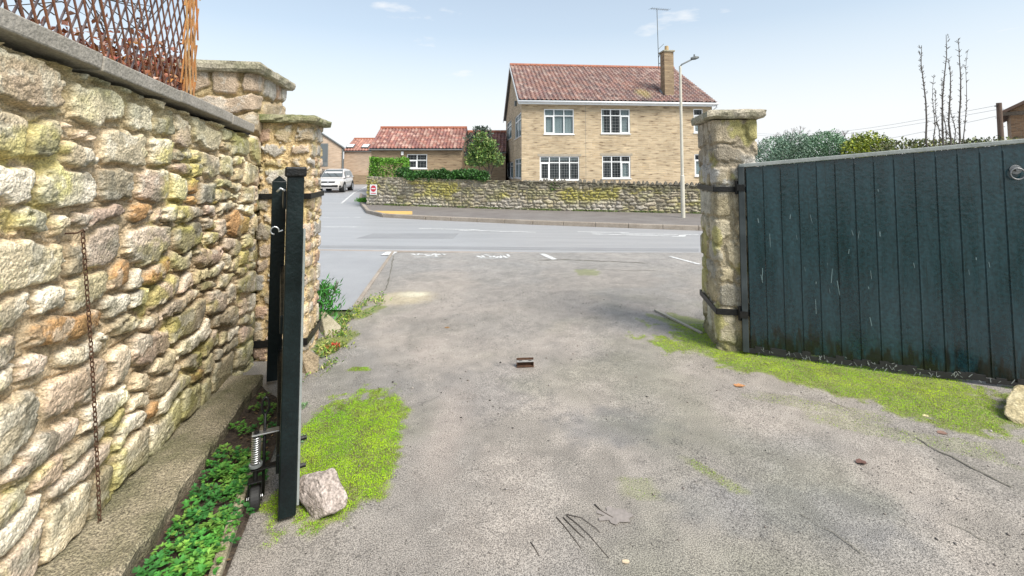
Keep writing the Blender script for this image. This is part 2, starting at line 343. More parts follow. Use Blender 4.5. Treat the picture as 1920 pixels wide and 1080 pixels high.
# ---------------------------------------------------------------- rubble stone height field
def rubble(U, V, cw, ch, seed, relief=.035, rgh=.30, mort=.018, pal=None, mcol=(.42, .34, .24), jitter=.35, facet=.4, p=3.0, round_=.12):
    """U (nu), V (nv) 1-D coordinates. returns height (nu,nv), colour (nu,nv,3)"""
    rr = random.Random(seed); rn = np.random.default_rng(seed)
    UU, VV = np.meshgrid(U, V, indexing='ij')
    wu = UU + (fbm(UU / cw * 1.7, VV / cw * 1.7, seed, 3) - .5) * cw * .26
    wv = VV + (fbm(UU / cw * 1.7 + 31, VV / cw * 1.7, seed + 5, 3) - .5) * ch * .60
    q1 = np.full(UU.shape, 9.); q2 = np.full(UU.shape, 9.); idm = np.zeros(UU.shape, int); seeds = []
    v = V[0] - ch * .6
    while v < V[-1] + ch * .3:
        h = ch * rr.uniform(.62, 1.4); u = U[0] - cw * rr.uniform(.2, 1)
        while u < U[-1] + cw * .5:
            w = cw * rr.choice((.45, .7, .9, 1.1, 1.4, 1.7)) * rr.uniform(.85, 1.15)
            if h > ch * 1.05 and w < cw * 1.0 and rr.random() < .35:
                k = rr.uniform(.38, .62)
                seeds.append((u + w / 2, v + h * k / 2, w, h * k)); seeds.append((u + w / 2, v + h * (1 + k) / 2, w, h * (1 - k)))
            else:
                seeds.append((u + w / 2 + rr.uniform(-1, 1) * cw * .04, v + h / 2 + rr.uniform(-jitter, jitter) * h * .5, w, h * rr.uniform(.9, 1.12)))
            u += w
        v += h
    du = U[1] - U[0]; dv = V[1] - V[0]
    def win(s):
        a = int(max(0, (s[0] - s[2] * 1.3 - cw * .2 - U[0]) / du)); b = int(min(len(U), (s[0] + s[2] * 1.3 + cw * .2 - U[0]) / du + 2))
        c = int(max(0, (s[1] - s[3] * 1.6 - ch * .3 - V[0]) / dv)); d = int(min(len(V), (s[1] + s[3] * 1.6 + ch * .3 - V[0]) / dv + 2))
        return slice(a, b), slice(c, d)
    rots = [rr.uniform(-.22, .22) for _ in seeds]
    for k, s in enumerate(seeds):
        W = win(s)
        if W[0].stop <= W[0].start or W[1].stop <= W[1].start: continue
        x = wu[W] - s[0]; y = wv[W] - s[1]; y = y + x * rots[k]
        q = (np.abs(x / (s[2] / 2)) ** p + np.abs(y / (s[3] / 2)) ** p) ** (1 / p)
        m = q < q1[W]
        a2 = np.where(m, q1[W], np.minimum(q2[W], q)); q2[W] = a2
        q1[W] = np.where(m, q, q1[W]); idm[W] = np.where(m, k, idm[W])
    S = fnum(seeds); size = np.minimum(S[:, 2], S[:, 3])[idm]
    ed = np.minimum((q2 - q1) * .5, 1 + round_ - q1) * size * .5
    ed += (fbm(UU / cw * 8, VV / cw * 8, seed + 9, 4) - .5) * mort * 1.3
    stone = sst(mort * .35, mort * .35 + size * .075, ed)
    dome = sst(0, .5 * size, ed)
    # facets
    hf = np.zeros(UU.shape)
    nb = rn.uniform(.55, 1.25, len(seeds))
    for k, s in enumerate(seeds):
        W = win(s); mk = idm[W] == k
        if not mk.any(): continue
        x = (wu[W] - s[0]) / (s[2] / 2); y = (wv[W] - s[1]) / (s[3] / 2)
        h = np.full(x.shape, 1.3)
        for _ in range(6):
            a = rr.uniform(0, 6.283); g = rr.uniform(.2, 1.15)
            h = np.minimum(h, 1 + rr.uniform(-.12, .4) * facet * 2 - facet * g * (x * math.cos(a) + y * math.sin(a)))
        hf[W] = np.where(mk, h, hf[W])
    rough = (fbm(UU * 16, VV * 22, seed + 3, 4) - .5)
    crack = np.abs(fbm(UU * 9 + 7, VV * 26, seed + 13, 3) - .5)
    H = stone * (.42 + .50 * hf * nb[idm] + .12 * dome) * relief + stone * (rough * relief * rgh - sst(.03, 0, crack) * relief * .16)
    H += (1 - stone) * (fbm(UU * 8, VV * 8, seed + 21, 4) - .5) * relief * .5
    pal = fnum(pal); ci = rn.integers(0, len(pal), len(seeds)); br = rn.uniform(.78, 1.16, len(seeds))
    C = pal[ci][idm] * br[idm][..., None]
    C = C * (1 + (fbm(UU * 7, VV * 12, seed + 40, 4) - .5)[..., None] * .7)
    mc = fnum(mcol) * (1 + (fbm(UU * 5, VV * 5, seed + 50, 4) - .5)[..., None] * .5)
    gv = np.exp(-((ed - mort * .25) / (mort * .33)) ** 2) * sst(.32, .62, fbm(UU * 6 + 3, VV * 6, seed + 61, 3) + .12)
    H -= gv * relief * .46; C = C * (1 - .0 * gv[..., None])
    sm = sst(.25, .75, stone)[..., None]
    return H, mc * (1 - sm) + C * sm, stone, UU, VV
def stain(C, m, c, k=1.0):
    m = np.clip(m * k, 0, 1)[..., None]; return C * (1 - m) + fnum(c) * m * (C.mean(-1, keepdims=True) / .33) ** .6
def wallmesh(name, origin, ang, H, C, U, V, relief_edge=True, topfun=None):
    """height field on a vertical plane; outward normal is to the right of direction ang"""
    d = np.array((math.cos(ang), math.sin(ang))); n = np.array((d[1], -d[0]))
    UU, VV = np.meshgrid(U, V, indexing='ij')
    X = origin[0] + d[0] * UU + n[0] * H; Y = origin[1] + d[1] * UU + n[1] * H; Z = origin[2] + (VV if topfun is None else VV * topfun(UU))
    return np.stack([X, Y, Z], -1).reshape(-1, 3), grid_faces(len(U), len(V))

PAL_WALL = [(.50, .40, .32), (.55, .46, .35), (.58, .51, .40), (.46, .39, .29), (.52, .40, .34), (.60, .54, .46), (.42, .40, .36), (.49, .43, .27), (.55, .45, .38), (.47, .29, .15), (.57, .48, .41), (.60, .52, .38)]

PAL_LW = [(.62, .50, .40), (.68, .59, .47), (.74, .67, .55), (.48, .42, .32), (.62, .49, .42), (.78, .73, .64), (.44, .42, .38), (.55, .50, .34), (.68, .58, .50), (.52, .32, .16), (.72, .62, .53), (.74, .66, .50), (.38, .34, .26), (.64, .52, .44), (.70, .66, .58), (.60, .54, .42)]
# ================================================================ SETTING
# --- ground
b = B(); b.add([(-600, -30, -.03), (600, -30, -.03), (600, 1200, -.03), (-600, 1200, -.03)], [(0, 1, 2, 3)])
tag(b.build('ground', M['ground'], loc=(0, 0, -.03)), kind='structure')
# --- roads: main road and the side road joining it (one sheet)
rn0 = Vector(G(600, 468)).xy; rn1 = Vector(G(1310, 478)).xy; rd = (rn1 - rn0).normalized()
def roadpt(px, py): return tuple(Vector(G(px, py)).xy)
b = B()
near = [tuple(rn0 - rd * 40), tuple(rn1 + rd * 60)]
kr = [roadpt(676, 372), roadpt(678, 384), roadpt(690, 399), roadpt(720, 406.5), roadpt(800, 411), roadpt(1000, 420), roadpt(1310, 431)]
kdir = (Vector(kr[-1]) - Vector(kr[-2])).normalized(); kend = tuple(Vector(kr[-1]) + kdir * 45)
sroad_r = [roadpt(680, 360), roadpt(684, 347)]
b.add([(x, y, -.012) for x, y in (near[0], near[1], (60, 60), (-60, 60))], [(0, 1, 2, 3)])
tag(b.build('road', M['road'], loc=(0, 12, -.012)), kind='structure')
# --- drive: fine sheet with worn colour patches
nx, ny = 420, 420
xs = np.linspace(-3.3, 8.0, nx); ys = np.concatenate([np.linspace(.3, 4.5, 290), np.linspace(4.5, 9.16, 131)[1:]]); ny = len(ys)
X, Y = np.meshgrid(xs, ys, indexing='ij')
base = np.ones(X.shape + (3,)) * fnum((.298, .270, .242))
f1 = fbm(X * .9, Y * .7, 3, 5); f2 = fbm(X * 2.3 + 9, Y * 2.0, 8, 5); f3 = fbm(X * .6 + 3, Y * .8 + 2, 15, 4); f4 = fbm(X * 14, Y * 14, 77, 3)
def lay(base, m, c): m = np.clip(m, 0, 1)[..., None]; return base * (1 - m) + fnum(c) * m
base = lay(base, sst(.52, .66, f1) * .7, (.37, .325, .285))          # pinkish worn
base = lay(base, sst(.50, .64, f3) * .4, (.235, .232, .225))            # bluish grey
base = lay(base, sst(.56, .70, f2) * .40, (.20, .185, .16))
def blob(cx, cy, rx, ry, a=0):
    c, s = math.cos(a), math.sin(a); dx, dy = X - cx, Y - cy
    return np.sqrt(((dx * c + dy * s) / rx) ** 2 + ((-dx * s + dy * c) / ry) ** 2) + (f2 - .5) * 1.3 + (f4 - .5) * .7
g = G(1150, 800); base = lay(base, sst(1.1, .5, blob(g[0], g[1], .55, .30)) * .42, (.17, .175, .185))
g = G(1500, 960); base = lay(base, sst(1.1, .5, blob(g[0], g[1], .7, .25)) * .4, (.20, .20, .21))
g = G(900, 740); base = lay(base, sst(1.2, .4, blob(g[0], g[1], .5, .5)) * .6, (.26, .24, .225))
g = G(760, 560); base = lay(base, sst(1.15, .35, blob(g[0], g[1], .42, .34)) * .9, (.55, .46, .32))
g = G(775, 552); base = lay(base, sst(1.1, .3, blob(g[0], g[1], .2, .14)) * .9, (.72, .66, .50))
g = G(800, 650); base = lay(base, sst(1.2, .3, blob(g[0], g[1], .16, .5)) * .6, (.43, .37, .33))
g = G(840, 800); base = lay(base, sst(1.3, .3, blob(g[0], g[1], .16, .5)) * .5, (.40, .34, .30))
for px, py, rx, ry in ((1330, 700, .5, .35), (1400, 780, .6, .3), (950, 1000, .3, .25), (1600, 880, .4, .2), (900, 580, 1.0, .3)):
    g = G(px, py); base = lay(base, sst(1.2, .3, blob(g[0], g[1], rx, ry)) * .5, (.37, .325, .285))
far_ = sst(6.6, 8.8, Y + (f2 - .5) * .8); base = lay(base, far_ * .5, (.33, .32, .31))
# algae film where moss grows (own colour of the surface)
MOSS = []
def mossmask(X, Y):
    n1 = fbm(X * 5, Y * 5, 101, 4); n2 = fbm(X * 17, Y * 17, 102, 3)
    m = np.zeros(X.shape)
    def bl(cx, cy, rx, ry, a=0, k=1.0, w=.9):
        c, s = math.cos(a), math.sin(a); dx, dy = X - cx, Y - cy
        q = np.maximum(np.abs((dx * c + dy * s) / rx), np.abs((-dx * s + dy * c) / ry)) * .6 + .4 * np.sqrt(((dx * c + dy * s) / rx) ** 2 + ((-dx * s + dy * c) / ry) ** 2)
        return k * sst(1.15, .72, q + (n1 - .5) * w + (n2 - .5) * .5)
    a0 = G(640, 745); a1 = G(655, 960)
    m = np.maximum(m, bl((a0[0] + a1[0]) / 2 + .03, (a0[1] + a1[1]) / 2, .315, (a0[1] - a1[1]) / 2 + .08, R(6), 1, .6))
    p0 = np.array(G(1285, 628)[:2]); p1 = np.array(G(1890, 770)[:2]); mid = (p0 + p1) / 2; dd = p1 - p0
    ang = math.atan2(dd[1], dd[0])
    m = np.maximum(m, bl(mid[0] - .02, mid[1] - .02, np.hypot(*dd) / 2 + .2, .50, ang, 1, .85))
    for px, py, rx, ry, a, k in ((675, 692, .10, .05, 0, .8), (1330, 885, .04, .17, R(35), .32), (1195, 915, .10, .09, 0, .26), (1300, 610, .32, .28, R(-40), .7),
                                 (690, 585, .10, .28, R(-15), .8), (1250, 600, .25, .05, R(-50), .5), (1790, 845, .30, .03, R(-38), .2), (1520, 760, .5, .10, R(-25), .2), (1100, 510, .2, .25, 0, .35),
                                 (630, 640, .16, .32, R(-12), .7), (1690, 815, .5, .10, R(-25), .22)):
        g = G(px, py); m = np.maximum(m, bl(g[0], g[1], rx, ry, a, k))
    return m
mm = mossmask(X, Y); base = lay(base, sst(.03, .6, mm) * .8, (.20, .23, .04))
gz = fbm(X * .8 + 40, Y * .8, 60, 4); base = lay(base, sst(.55, .72, gz) * .35 * sst(7, 5, Y), (.17, .175, .115))
base *= .88 * (1 + (f4 - .5) * .45)[..., None]
Z = (fbm(X * 1.2, Y * 1.2, 5, 3) - .5) * .012 + (f4 - .5) * .004
Zr = np.where(Y > 8.6, Z * 0, Z)
me = npmesh('drive', np.stack([X, Y, Zr], -1).reshape(-1, 3), grid_faces(nx, ny), base.reshape(-1, 3), True)
# cut the drive along the left pavement line: keep faces right of the boundary
bmn = bmesh.new(); bmn.from_mesh(me)
pa = Vector(G(735, 475)).xy; pb = Vector(G(665, 575)).xy; pdv = (pa - pb).normalized()
kill = [f for f in bmn.faces if (lambda c: (c.y > 5.25 and (c.xy - pb).cross(pdv) < 0) or (c.y > 8.95 and (c.xy - rn0).cross(rd) < -.33))(f.calc_center_median())]
bmesh.ops.delete(bmn, geom=kill, context='FACES'); bmn.to_mesh(me); bmn.free()
tag(link('driveway', me, M['drive'], loc=(0, 4, 0)), kind='structure')
# --- near footway left of the drive (smooth pale asphalt) and its edging
b = B(); q = [tuple(pb - pdv * .1), tuple(pa + pdv * .05), tuple(rn0 + rd * 0.2), tuple(rn0 - rd * 30), (-30, 5.3)]
q[2] = tuple(rn0 + rd * ((pa - rn0).dot(rd)))
b.add([(x, y, -.006) for x, y in (q[0], q[1], q[2], q[3], q[4])], [(0, 1, 2, 3, 4)])
tag(b.build('near_pavement', M['nearpave'], loc=(-8, 7, -.006)), kind='structure')
b = B(); nrm = Vector((-pdv.y, pdv.x))
for i in range(8):
    a = pb + pdv * (i * .455 + .0); c = a + pdv * .445
    b.bar((a.x, a.y, -.01), (c.x, c.y, -.01), .05, .05)
tag(b.build('edging_kerb', M['kerb'], bevel=.006), kind='structure')
# --- drainage channel along the near side of the road
b = B()
for i in range(40):
    a = rn0 + rd * (i * .9 - 12); c = a + rd * .885
    b.bar((a.x, a.y, -.015), (c.x, c.y, -.015), .12, .02)
M['channel'] = mat('channel blocks', (.30, .25, .21), (.38, .32, .28), 3, .85)
tag(b.build('road_channel', M['channel']), kind='structure')
# --- far pavement with kerb
kp = [Vector(p) for p in [roadpt(677, 366)] + kr + [kend]]
wallL = Vector(G(688, 388)).xy; wallM = Vector(G(1000, 399)).xy; wallR = Vector(G(1310, 406)).xy; wallE = wallR + (wallR - wallM).normalized() * 30
b = B(); poly = [tuple(p) for p in kp] + [tuple(wallE + Vector((0, .6))), tuple(wallM + Vector((0, .6))), (-6.0, 20.6), (-7.2, 24.0)]
b.prism(poly, -.02, .10)
tag(b.build('far_pavement', M['pave'], loc=(0, 16, 0)), kind='structure')
b = B()
for a, c in zip(kp[:-1], kp[1:]):
    L = (c - a).length; n_ = max(1, int(L / .9)); d = (c - a) / n_
    for i in range(n_):
        s0 = a + d * i; s1 = s0 + d * .99; b.bar((s0.x, s0.y, .045), (s1.x, s1.y, .045), .13, .13)
tag(b.build('kerb', M['kerb'], bevel=.015), kind='structure')
tp = [G(701, 395.5, .1), G(773, 396.2, .1), G(773, 402.2, .1), G(735, 401.5, .1), G(712, 398.8, .1)]
b = B(); b.prism([(x, y) for x, y, z in tp], .09, .106)
nbl = []
tag(b.build('tactile_paving', M['tactile']), kind='structure')
# --- road markings
def stripe(b, p0, p1, w, z=-.007):
    a, c = Vector(p0), Vector(p1); d = (c - a).normalized(); n = Vector((-d.y, d.x)) * w / 2
    b.add([(*(a - n), z), (*(c - n), z), (*(c + n), z), (*(a + n), z)], [(0, 1, 2, 3)])
b = B()
for seg in (((785, 428), (900, 430.5)), ((860, 431), (1005, 435)), ((1083, 434), (1180, 436)), ((1110, 438), (1285, 443)), ((1165, 438), (1310, 439.5)), ((600, 425), (678, 425)),
            ((640, 381), (664, 361)), ((664, 361), (690, 348)), ((602, 407), (676, 407)), ((600, 382), (650, 381)), ((672, 371), (680, 368.5))):
    stripe(b, roadpt(*seg[0]), roadpt(*seg[1]), .10)
stripe(b, roadpt(1272, 440.5), roadpt(1286, 441), .3)
stripe(b, roadpt(1016, 476), roadpt(1040, 487), .11, .0055)
stripe(b, roadpt(735, 472.5), roadpt(724, 479), .22, .0055)
stripe(b, roadpt(1255, 481), roadpt(1312, 496), .07, .0055)
tag(b.build('road_marking', M['white_paint'], loc=(0, 12, -.008)), kind='structure')
b = B(); g1 = [roadpt(1040, 452), roadpt(1075, 452), roadpt(1078, 457), roadpt(1038, 457)]; b.add([(x, y, -.0075) for x, y in g1], [(0, 1, 2, 3)]) if False else None
M['patch'] = tarmac('darker road repair', (.235, .233, .238), (.27, .268, .27), .14, .3, .6, 70)
b = B(); b.add([(*roadpt(*p_), -.0095) for p_ in ((700, 437), (860, 437), (850, 446), (668, 446))], [(3, 2, 1, 0)]); tag(b.build('road_repair', M['patch']), kind='structure')
b = B(); b.add([(*roadpt(*p_), -.0095) for p_ in ((600, 459), (1310, 465), (1310, 470.5), (600, 463.5))], [(3, 2, 1, 0)]); tag(b.build('road_repair', M['patch']), kind='structure')
# worn bay lettering beside the drive
b = B()
for px0, px1, py in ((775, 835, 479), (897, 957, 481)):
    for k in range(9):
        x0 = px0 + (px1 - px0) * k / 9; h = random.uniform(-2, 2)
        stripe(b, roadpt(x0, py + h), roadpt(x0 + 5, py + h + random.uniform(-1, 1)), random.uniform(.08, .28), .0055)
    stripe(b, roadpt(px0, py + 3.5), roadpt(px1 - 6, py + 3.5), .04, .0055)
tag(b.build('worn_road_marking', M['white_paint'], loc=(-1, 8.8, 0)), kind='structure')

# ================================================================ LEFT RUBBLE WALL
WA = math.atan2(1, -.177); wd = Vector((math.cos(WA), math.sin(WA), 0)); wnrm = Vector((wd.y, -wd.x, 0))
W0 = Vector((-1.495 - .177 * .55, .55, 0))
def wallpt(Yv, z=0, off=0):
    return Vector((-1.495 - .177 * Yv, Yv, z)) + wnrm * off
LW = (3.98 - .55) / wd.y
U = np.arange(0, LW, .0068); V = np.arange(0, 2.08, .0068)
Hh, C, st, UU, VV = rubble(U, V, .245, .148, 5, relief=.036, rgh=.22, mort=.024, pal=PAL_LW, mcol=(.54, .44, .31), facet=.46, p=4.6, round_=.10)
Yw = .55 + UU * wd.y
al = sst(.50, .68, fbm(UU * 3.1, VV * 3.1, 71, 5))
C = stain(C, al * st * sst(1.6, 3.0, Yw + (VV - 1)) * .46, (.30, .30, .10))
C = stain(C, sst(.60, .74, fbm(UU * 4 + 5, VV * 4, 83, 5) + (fbm(UU * 26, VV * 26, 84, 3) - .5) * .16) * .45, (.42, .41, .07))
C = stain(C, sst(.56, .66, fbm(UU * 13, VV * 13, 91, 4)) * st * .45, (.66, .65, .60)); C = C * np.array((1.06, 1.01, .93))
C = stain(C, sst(.60, .68, fbm(UU * 9 + 50, VV * 9, 93, 4)) * st * .6, (.17, .16, .12))
low = sst(.45, .0, VV + (fbm(UU * 4, VV * 4, 97, 4) - .5) * .5) * sst(1.8, 2.6, Yw)
C = stain(C, low * .7, (.17, .18, .06))
hi = sst(1.75, 2.05, VV + (fbm(UU * 5, VV * 5, 99, 4) - .5) * .5); C = stain(C, hi * .22, (.32, .32, .12))
topf = lambda uu: (2.155 - .078 * ((.55 + uu * wd.y) - 1.58) - .068) / 2.08
Vv, Ff = wallmesh('w', W0, WA, Hh, C, U, V, topfun=topf)
root_wall = empty('stone_wall', wallpt(2.3), 'tall rubble stone wall with cream mortar running along the left of the drive', 'wall')
link('rubble_face', npmesh('rubble_face', Vv, Ff, C.reshape(-1, 3), True), M['stone'], root_wall)
b = B(); a0 = W0 - wnrm * .235; a1 = wallpt(3.98, 0) - wnrm * .235
b.bar((a0.x, a0.y, .98), (a1.x, a1.y, .98), .41, 2.02); b.build('wall_core', M['stone_far'], root_wall)
# coping slabs
b = B(); ys_ = [.55, 1.42, 1.98, 2.62, 3.32, 3.74]
for i in range(5):
    y0, y1 = ys_[i] + .004, ys_[i + 1] - .004
    zt = lambda yy: 2.175 - .078 * (yy - 1.58) + (0.006 if i % 2 else 0)
    vs = []
    for yy in (y0, y1):
        for off, dz in ((-.44, -.074), (.070, -.074), (.075, -.006), (-.44, .004)):
            p_ = wallpt(yy, 0, off); vs.append((p_.x, p_.y, zt(yy) + dz))
    b.add(vs, [(0, 1, 2, 3), (7, 6, 5, 4), (0, 4, 5, 1), (1, 5, 6, 2), (2, 6, 7, 3), (3, 7, 4, 0)])
b.build('coping', M['coping'], root_wall, bevel=.007)

# ================================================================ PILLARS (height field round a rectangle)
def pillar(name, c0, ang, w, d, z0, z1, cw, ch, seed, label, relief=.03, pal=PAL_WALL, mcol=(.42, .33, .20), stains=(), res=.009, mort=.02, mat_=None, tags=None, facet=.25):
    """c0: near-right corner; ang: direction of the front face (rightwards); depth goes away"""
    ex = np.array((math.cos(ang), math.sin(ang))); ey = np.array((-ex[1], ex[0])); r = .035
    per = 2 * (w + d)
    nU = int(per / res); s = np.linspace(0, per, nU, endpoint=False)
    pts = np.zeros((nU, 2)); nr = np.zeros((nU, 2))
    # perimeter starts back-left, goes along left side to front-left, front, right side, back
    for i, q in enumerate(s):
        if q < d: p_, n_ = (-w, d - q), (-1, 0)
        elif q < d + w: p_, n_ = (-w + (q - d), 0), (0, -1)
        elif q < 2 * d + w: p_, n_ = (0, q - d - w), (1, 0)
        else: p_, n_ = (-(q - 2 * d - w), d), (0, 1)
        cx = min(max(p_[0], -w + r), -r); cy = min(max(p_[1], r), d - r)
        vx, vy = p_[0] - cx, p_[1] - cy; L = math.hypot(vx, vy)
        n_ = (vx / L, vy / L); p_ = (cx + n_[0] * r, cy + n_[1] * r)
        pts[i] = p_; nr[i] = n_
    V = np.arange(z0, z1, res)
    H, C, st, UU, VV = rubble(s, V, cw, ch, seed, relief=relief, mort=mort, pal=pal, mcol=mcol, facet=facet, p=4.5, round_=.10, jitter=.12)
    # close the seam at the back
    k = 12; wgt = np.linspace(0, 1, k)[:, None]; H[-k:] = H[-k:] * (1 - wgt) + H[0:1] * wgt
    for fn in stains: C = fn(C, UU, VV, st, s, w, d)
    PX = pts[:, 0][:, None] + nr[:, 0][:, None] * H; PY = pts[:, 1][:, None] + nr[:, 1][:, None] * H
    Xw = c0[0] + ex[0] * PX + ey[0] * PY; Yw_ = c0[1] + ex[1] * PX + ey[1] * PY
    Vx = np.stack([Xw, Yw_, VV], -1).reshape(-1, 3)
    F = grid_faces(nU, len(V), True)
    ctr = np.array(c0[:2]) - ex * w / 2 + ey * d / 2
    root = empty(name, (ctr[0], ctr[1], 0), label, 'pillar', None)
    link('shaft', npmesh('shaft', Vx, F, C.reshape(-1, 3), True), mat_ or M['stone'], root)
    return root, ctr, ex, ey
def capstone(root, ctr, ex, ey, w, d, z, t, m, seed, over=.07):
    """a worn slab, domed slightly, irregular outline"""
    rr = random.Random(seed); n = 26; rows = []
    def outline(k, z_, ins, amp):
        pts = []
        for i in range(4 * n):
            s_, q = divmod(i, n); q = q / n * 2 - 1
            x, y = ((q, -1), (1, q), (-q, 1), (-1, -q))[s_]
            e = amp * (float(vn(np.array([i * .35]), np.array([k * 1.7]), seed)[0]) - .5)
            x *= w / 2 + over - ins + e; y *= d / 2 + over - ins + e
            zz = z_ + .012 * (float(vn(np.array([i * .3]), np.array([k * 2.3]), seed + 4)[0]) - .5)
            pts.append((x, y, zz))
        return pts
    for k, (zz, ins) in enumerate(((z - t, .045), (z - t + .004, .012), (z - t * .75, .0), (z - t * .4, -.004), (z - t * .12, .006), (z, .03), (z + .008, .12))):
        rows.append(outline(k, zz, ins, .022))
    vs = []; fs = []
    for r_ in rows:
        for x, y, zz in r_: vs.append((ctr[0] + ex[0] * x + ey[0] * y, ctr[1] + ex[1] * x + ey[1] * y, zz))
    N = 4 * n
    for k in range(len(rows) - 1):
        for i in range(N): fs.append((k * N + i, k * N + (i + 1) % N, (k + 1) * N + (i + 1) % N, (k + 1) * N + i))
    fs.append(tuple(reversed(range(N)))); fs.append(tuple(range((len(rows) - 1) * N, len(rows) * N)))
    B().add(vs, fs).build('cap', m, root)
FA = R(10)
PAL_P = [(.50, .39, .29), (.46, .37, .25), (.52, .40, .31), (.44, .38, .30), (.40, .37, .33), (.55, .42, .26), (.45, .31, .22)]
def st_left(C, UU, VV, st, s, w, d):
    C = stain(C, sst(.40, .60, fbm(UU * 5, VV * 5, 301, 5)) * .7 * sst(2.2, 1.7, VV), (.28, .27, .09))
    C = stain(C, sst(.60, .2, VV + (fbm(UU * 4, VV * 4, 303, 4) - .5) * .5) * .75, (.12, .14, .05))
    return stain(C, sst(.58, .68, fbm(UU * 14, VV * 14, 307, 4)) * st * .4, (.55, .54, .50))
def st_gatepost(C, UU, VV, st, s, w, d):
    C = stain(C, sst(.55, .68, fbm(UU * 6, VV * 6, 311, 5)) * .35, (.34, .32, .12))
    return stain(C, sst(.57, .68, fbm(UU * 14, VV * 14, 317, 4)) * st * .4, (.50, .49, .45))
def st_right(C, UU, VV, st, s, w, d):
    C = stain(C, sst(1.45, 1.62, VV + (fbm(UU * 4, VV * 4, 331, 4) - .5) * .25) * .75, (.33, .28, .215))
    C = stain(C, sst(.54, .64, fbm(UU * 5, VV * 4, 321, 5)) * .6, (.36, .34, .08))
    C = stain(C, sst(1.35, 1.5, VV) * sst(1.8, 1.7, VV) * sst(.45, .55, fbm(UU * 7, VV * 7, 323, 4)) * .8, (.47, .46, .44))
    return stain(C, sst(.25, .0, VV + (fbm(UU * 5, VV * 5, 325, 3) - .5) * .3) * .7, (.14, .14, .05))
rt, ct, ex, ey = pillar('tall_pillar', (-2.205, 3.915), FA, .80, .85, -.02, 2.46, .40, .25, 21,
    'tall square stone pillar under a thick slab cap at the end of the long rubble wall', .036, PAL_P, (.44, .34, .19), (st_left,), facet=.3)
capstone(rt, ct, ex, ey, .80, .85, 2.545, .095, M['cap'], 3, .085)
rs, cs, ex, ey = pillar('gate_pillar', (-1.80, 4.12), FA, .41, .47, -.02, 2.05, .17, .15, 25,
    'slim left gate pillar of small squared stones in yellow mortar, beside the tall pillar', .020, PAL_P, (.56, .42, .23), (st_gatepost,), mort=.034, res=.008, facet=.2)
capstone(rs, cs, ex, ey, .41, .47, 2.115, .07, M['cap_green'], 8, .075)
rp, cp_, exr, eyr = pillar('gate_pillar', (2.235, 4.24), R(-10), .36, .62, -.02, 2.10, .30, .24, 33,
    'right gate pillar of eroded grey and yellow stone carrying the wide closed green gate leaf', .021, [(.45, .39, .27), (.42, .36, .24), (.50, .44, .32), (.40, .37, .30), (.48, .40, .25)], (.42, .36, .25), (st_right,), res=.008, mort=.028, facet=.35)
capstone(rp, cp_, exr, eyr, .36, .62, 2.185, .085, M['cap'], 12, .07)
# iron hinge straps belong to the pillars
def strap(root, ctr, ex, ey, w, d, z, hgt=.05):
    b = B(); o = .024
    c = [(-w / 2 - o, -d / 2 - o), (w / 2 + o, -d / 2 - o), (w / 2 + o, d / 2 + o), (-w / 2 - o, d / 2 + o)]
    c3 = [(ctr[0] + ex[0] * x + ey[0] * y, ctr[1] + ex[1] * x + ey[1] * y, z) for x, y in c]
    for i in range(4): b.bar(c3[i], c3[(i + 1) % 4], .008, hgt)
    return b.build('hinge_strap', M['iron'], root, bevel=.002)
strap(rs, cs, ex, ey, .41, .47, P(585, 368, 4.08)[2]); strap(rs, cs, ex, ey, .41, .47, P(585, 642, 4.08)[2], .06)
strap(rp, cp_, exr, eyr, .36, .62, P(1345, 355, 4.25)[2]); strap(rp, cp_, exr, eyr, .36, .62, P(1345, 586, 4.25)[2], .055)

# ================================================================ LEFT GATE (open, seen edge on)
gh = Vector((-1.775, 3.72, 0)); gn = Vector((-1.070, 2.30, 0)); gd = (gn - gh).normalized(); gr_ = Vector((-gd.y, gd.x, 0))   # gr_ points right/away from wall
if gr_.x < 0: gr_ = -gr_
root = empty('gate_leaf', gn, 'dark green boarded gate leaf standing open, seen edge on beside the loose rock', 'gate', 'pair of driveway gate leaves')
gleafL = root
def gp(s, off, z): p_ = gh + (gn - gh) * s + gr_ * off; return Vector((p_.x, p_.y, z))
b = B(); b.bar(gp(1.0, 0, .02), gp(1.0, 0, 1.61), .076, .10, up=gd); b.build('stile', M['gatedark'], root, bevel=.006)
b = B(); b.bar(gp(1.0, 0, 1.606), gp(1.0, 0, 1.655), .096, .12, up=gd); b.build('post_cap', M['iron'], root, bevel=.008)
b = B(); b.bar(gp(0.02, -.075, .03), gp(0.02, -.075, 1.545), .10, .07, up=gd)
p_ = gp(.02, -.075, 1.545); b.add([p_ - gr_ * .05 - gd * .035, p_ + gr_ * .05 - gd * .035, p_ + gr_ * .05 + gd * .035, p_ - gr_ * .05 + gd * .035, p_ - gd * .035 + Vector((0, 0, .045)), p_ + gd * .035 + Vector((0, 0, .045))],
                                 [(0, 1, 4), (3, 5, 2), (0, 4, 5, 3), (1, 2, 5, 4)])
b.build('stile', M['gatedark'], root, bevel=.004)
b = B()
for i in range(13):
    s0 = .05 + i * .0715; s1 = s0 + .069; zt0 = 1.53 + .08 * s0; zt1 = 1.53 + .08 * s1
    vs = [gp(s0, -.006, .06), gp(s1, -.006, .06), gp(s1, .014, .06), gp(s0, .014, .06), gp(s0, -.006, zt0), gp(s1, -.006, zt1), gp(s1, .014, zt1), gp(s0, .014, zt0)]
    b.add(vs, [(0, 3, 2, 1), (4, 5, 6, 7), (0, 1, 5, 4), (1, 2, 6, 5), (2, 3, 7, 6), (3, 0, 4, 7)])
b.build('boards', M['gatedark'], root, bevel=.003)
for z_, zz in ((.22, .22), (.85, .88), (1.42, 1.49)):
    b = B(); b.bar(gp(.04, -.030, z_), gp(.97, -.030, zz), .044, .09); b.build('rail', M['gatedark'], root, bevel=.004)
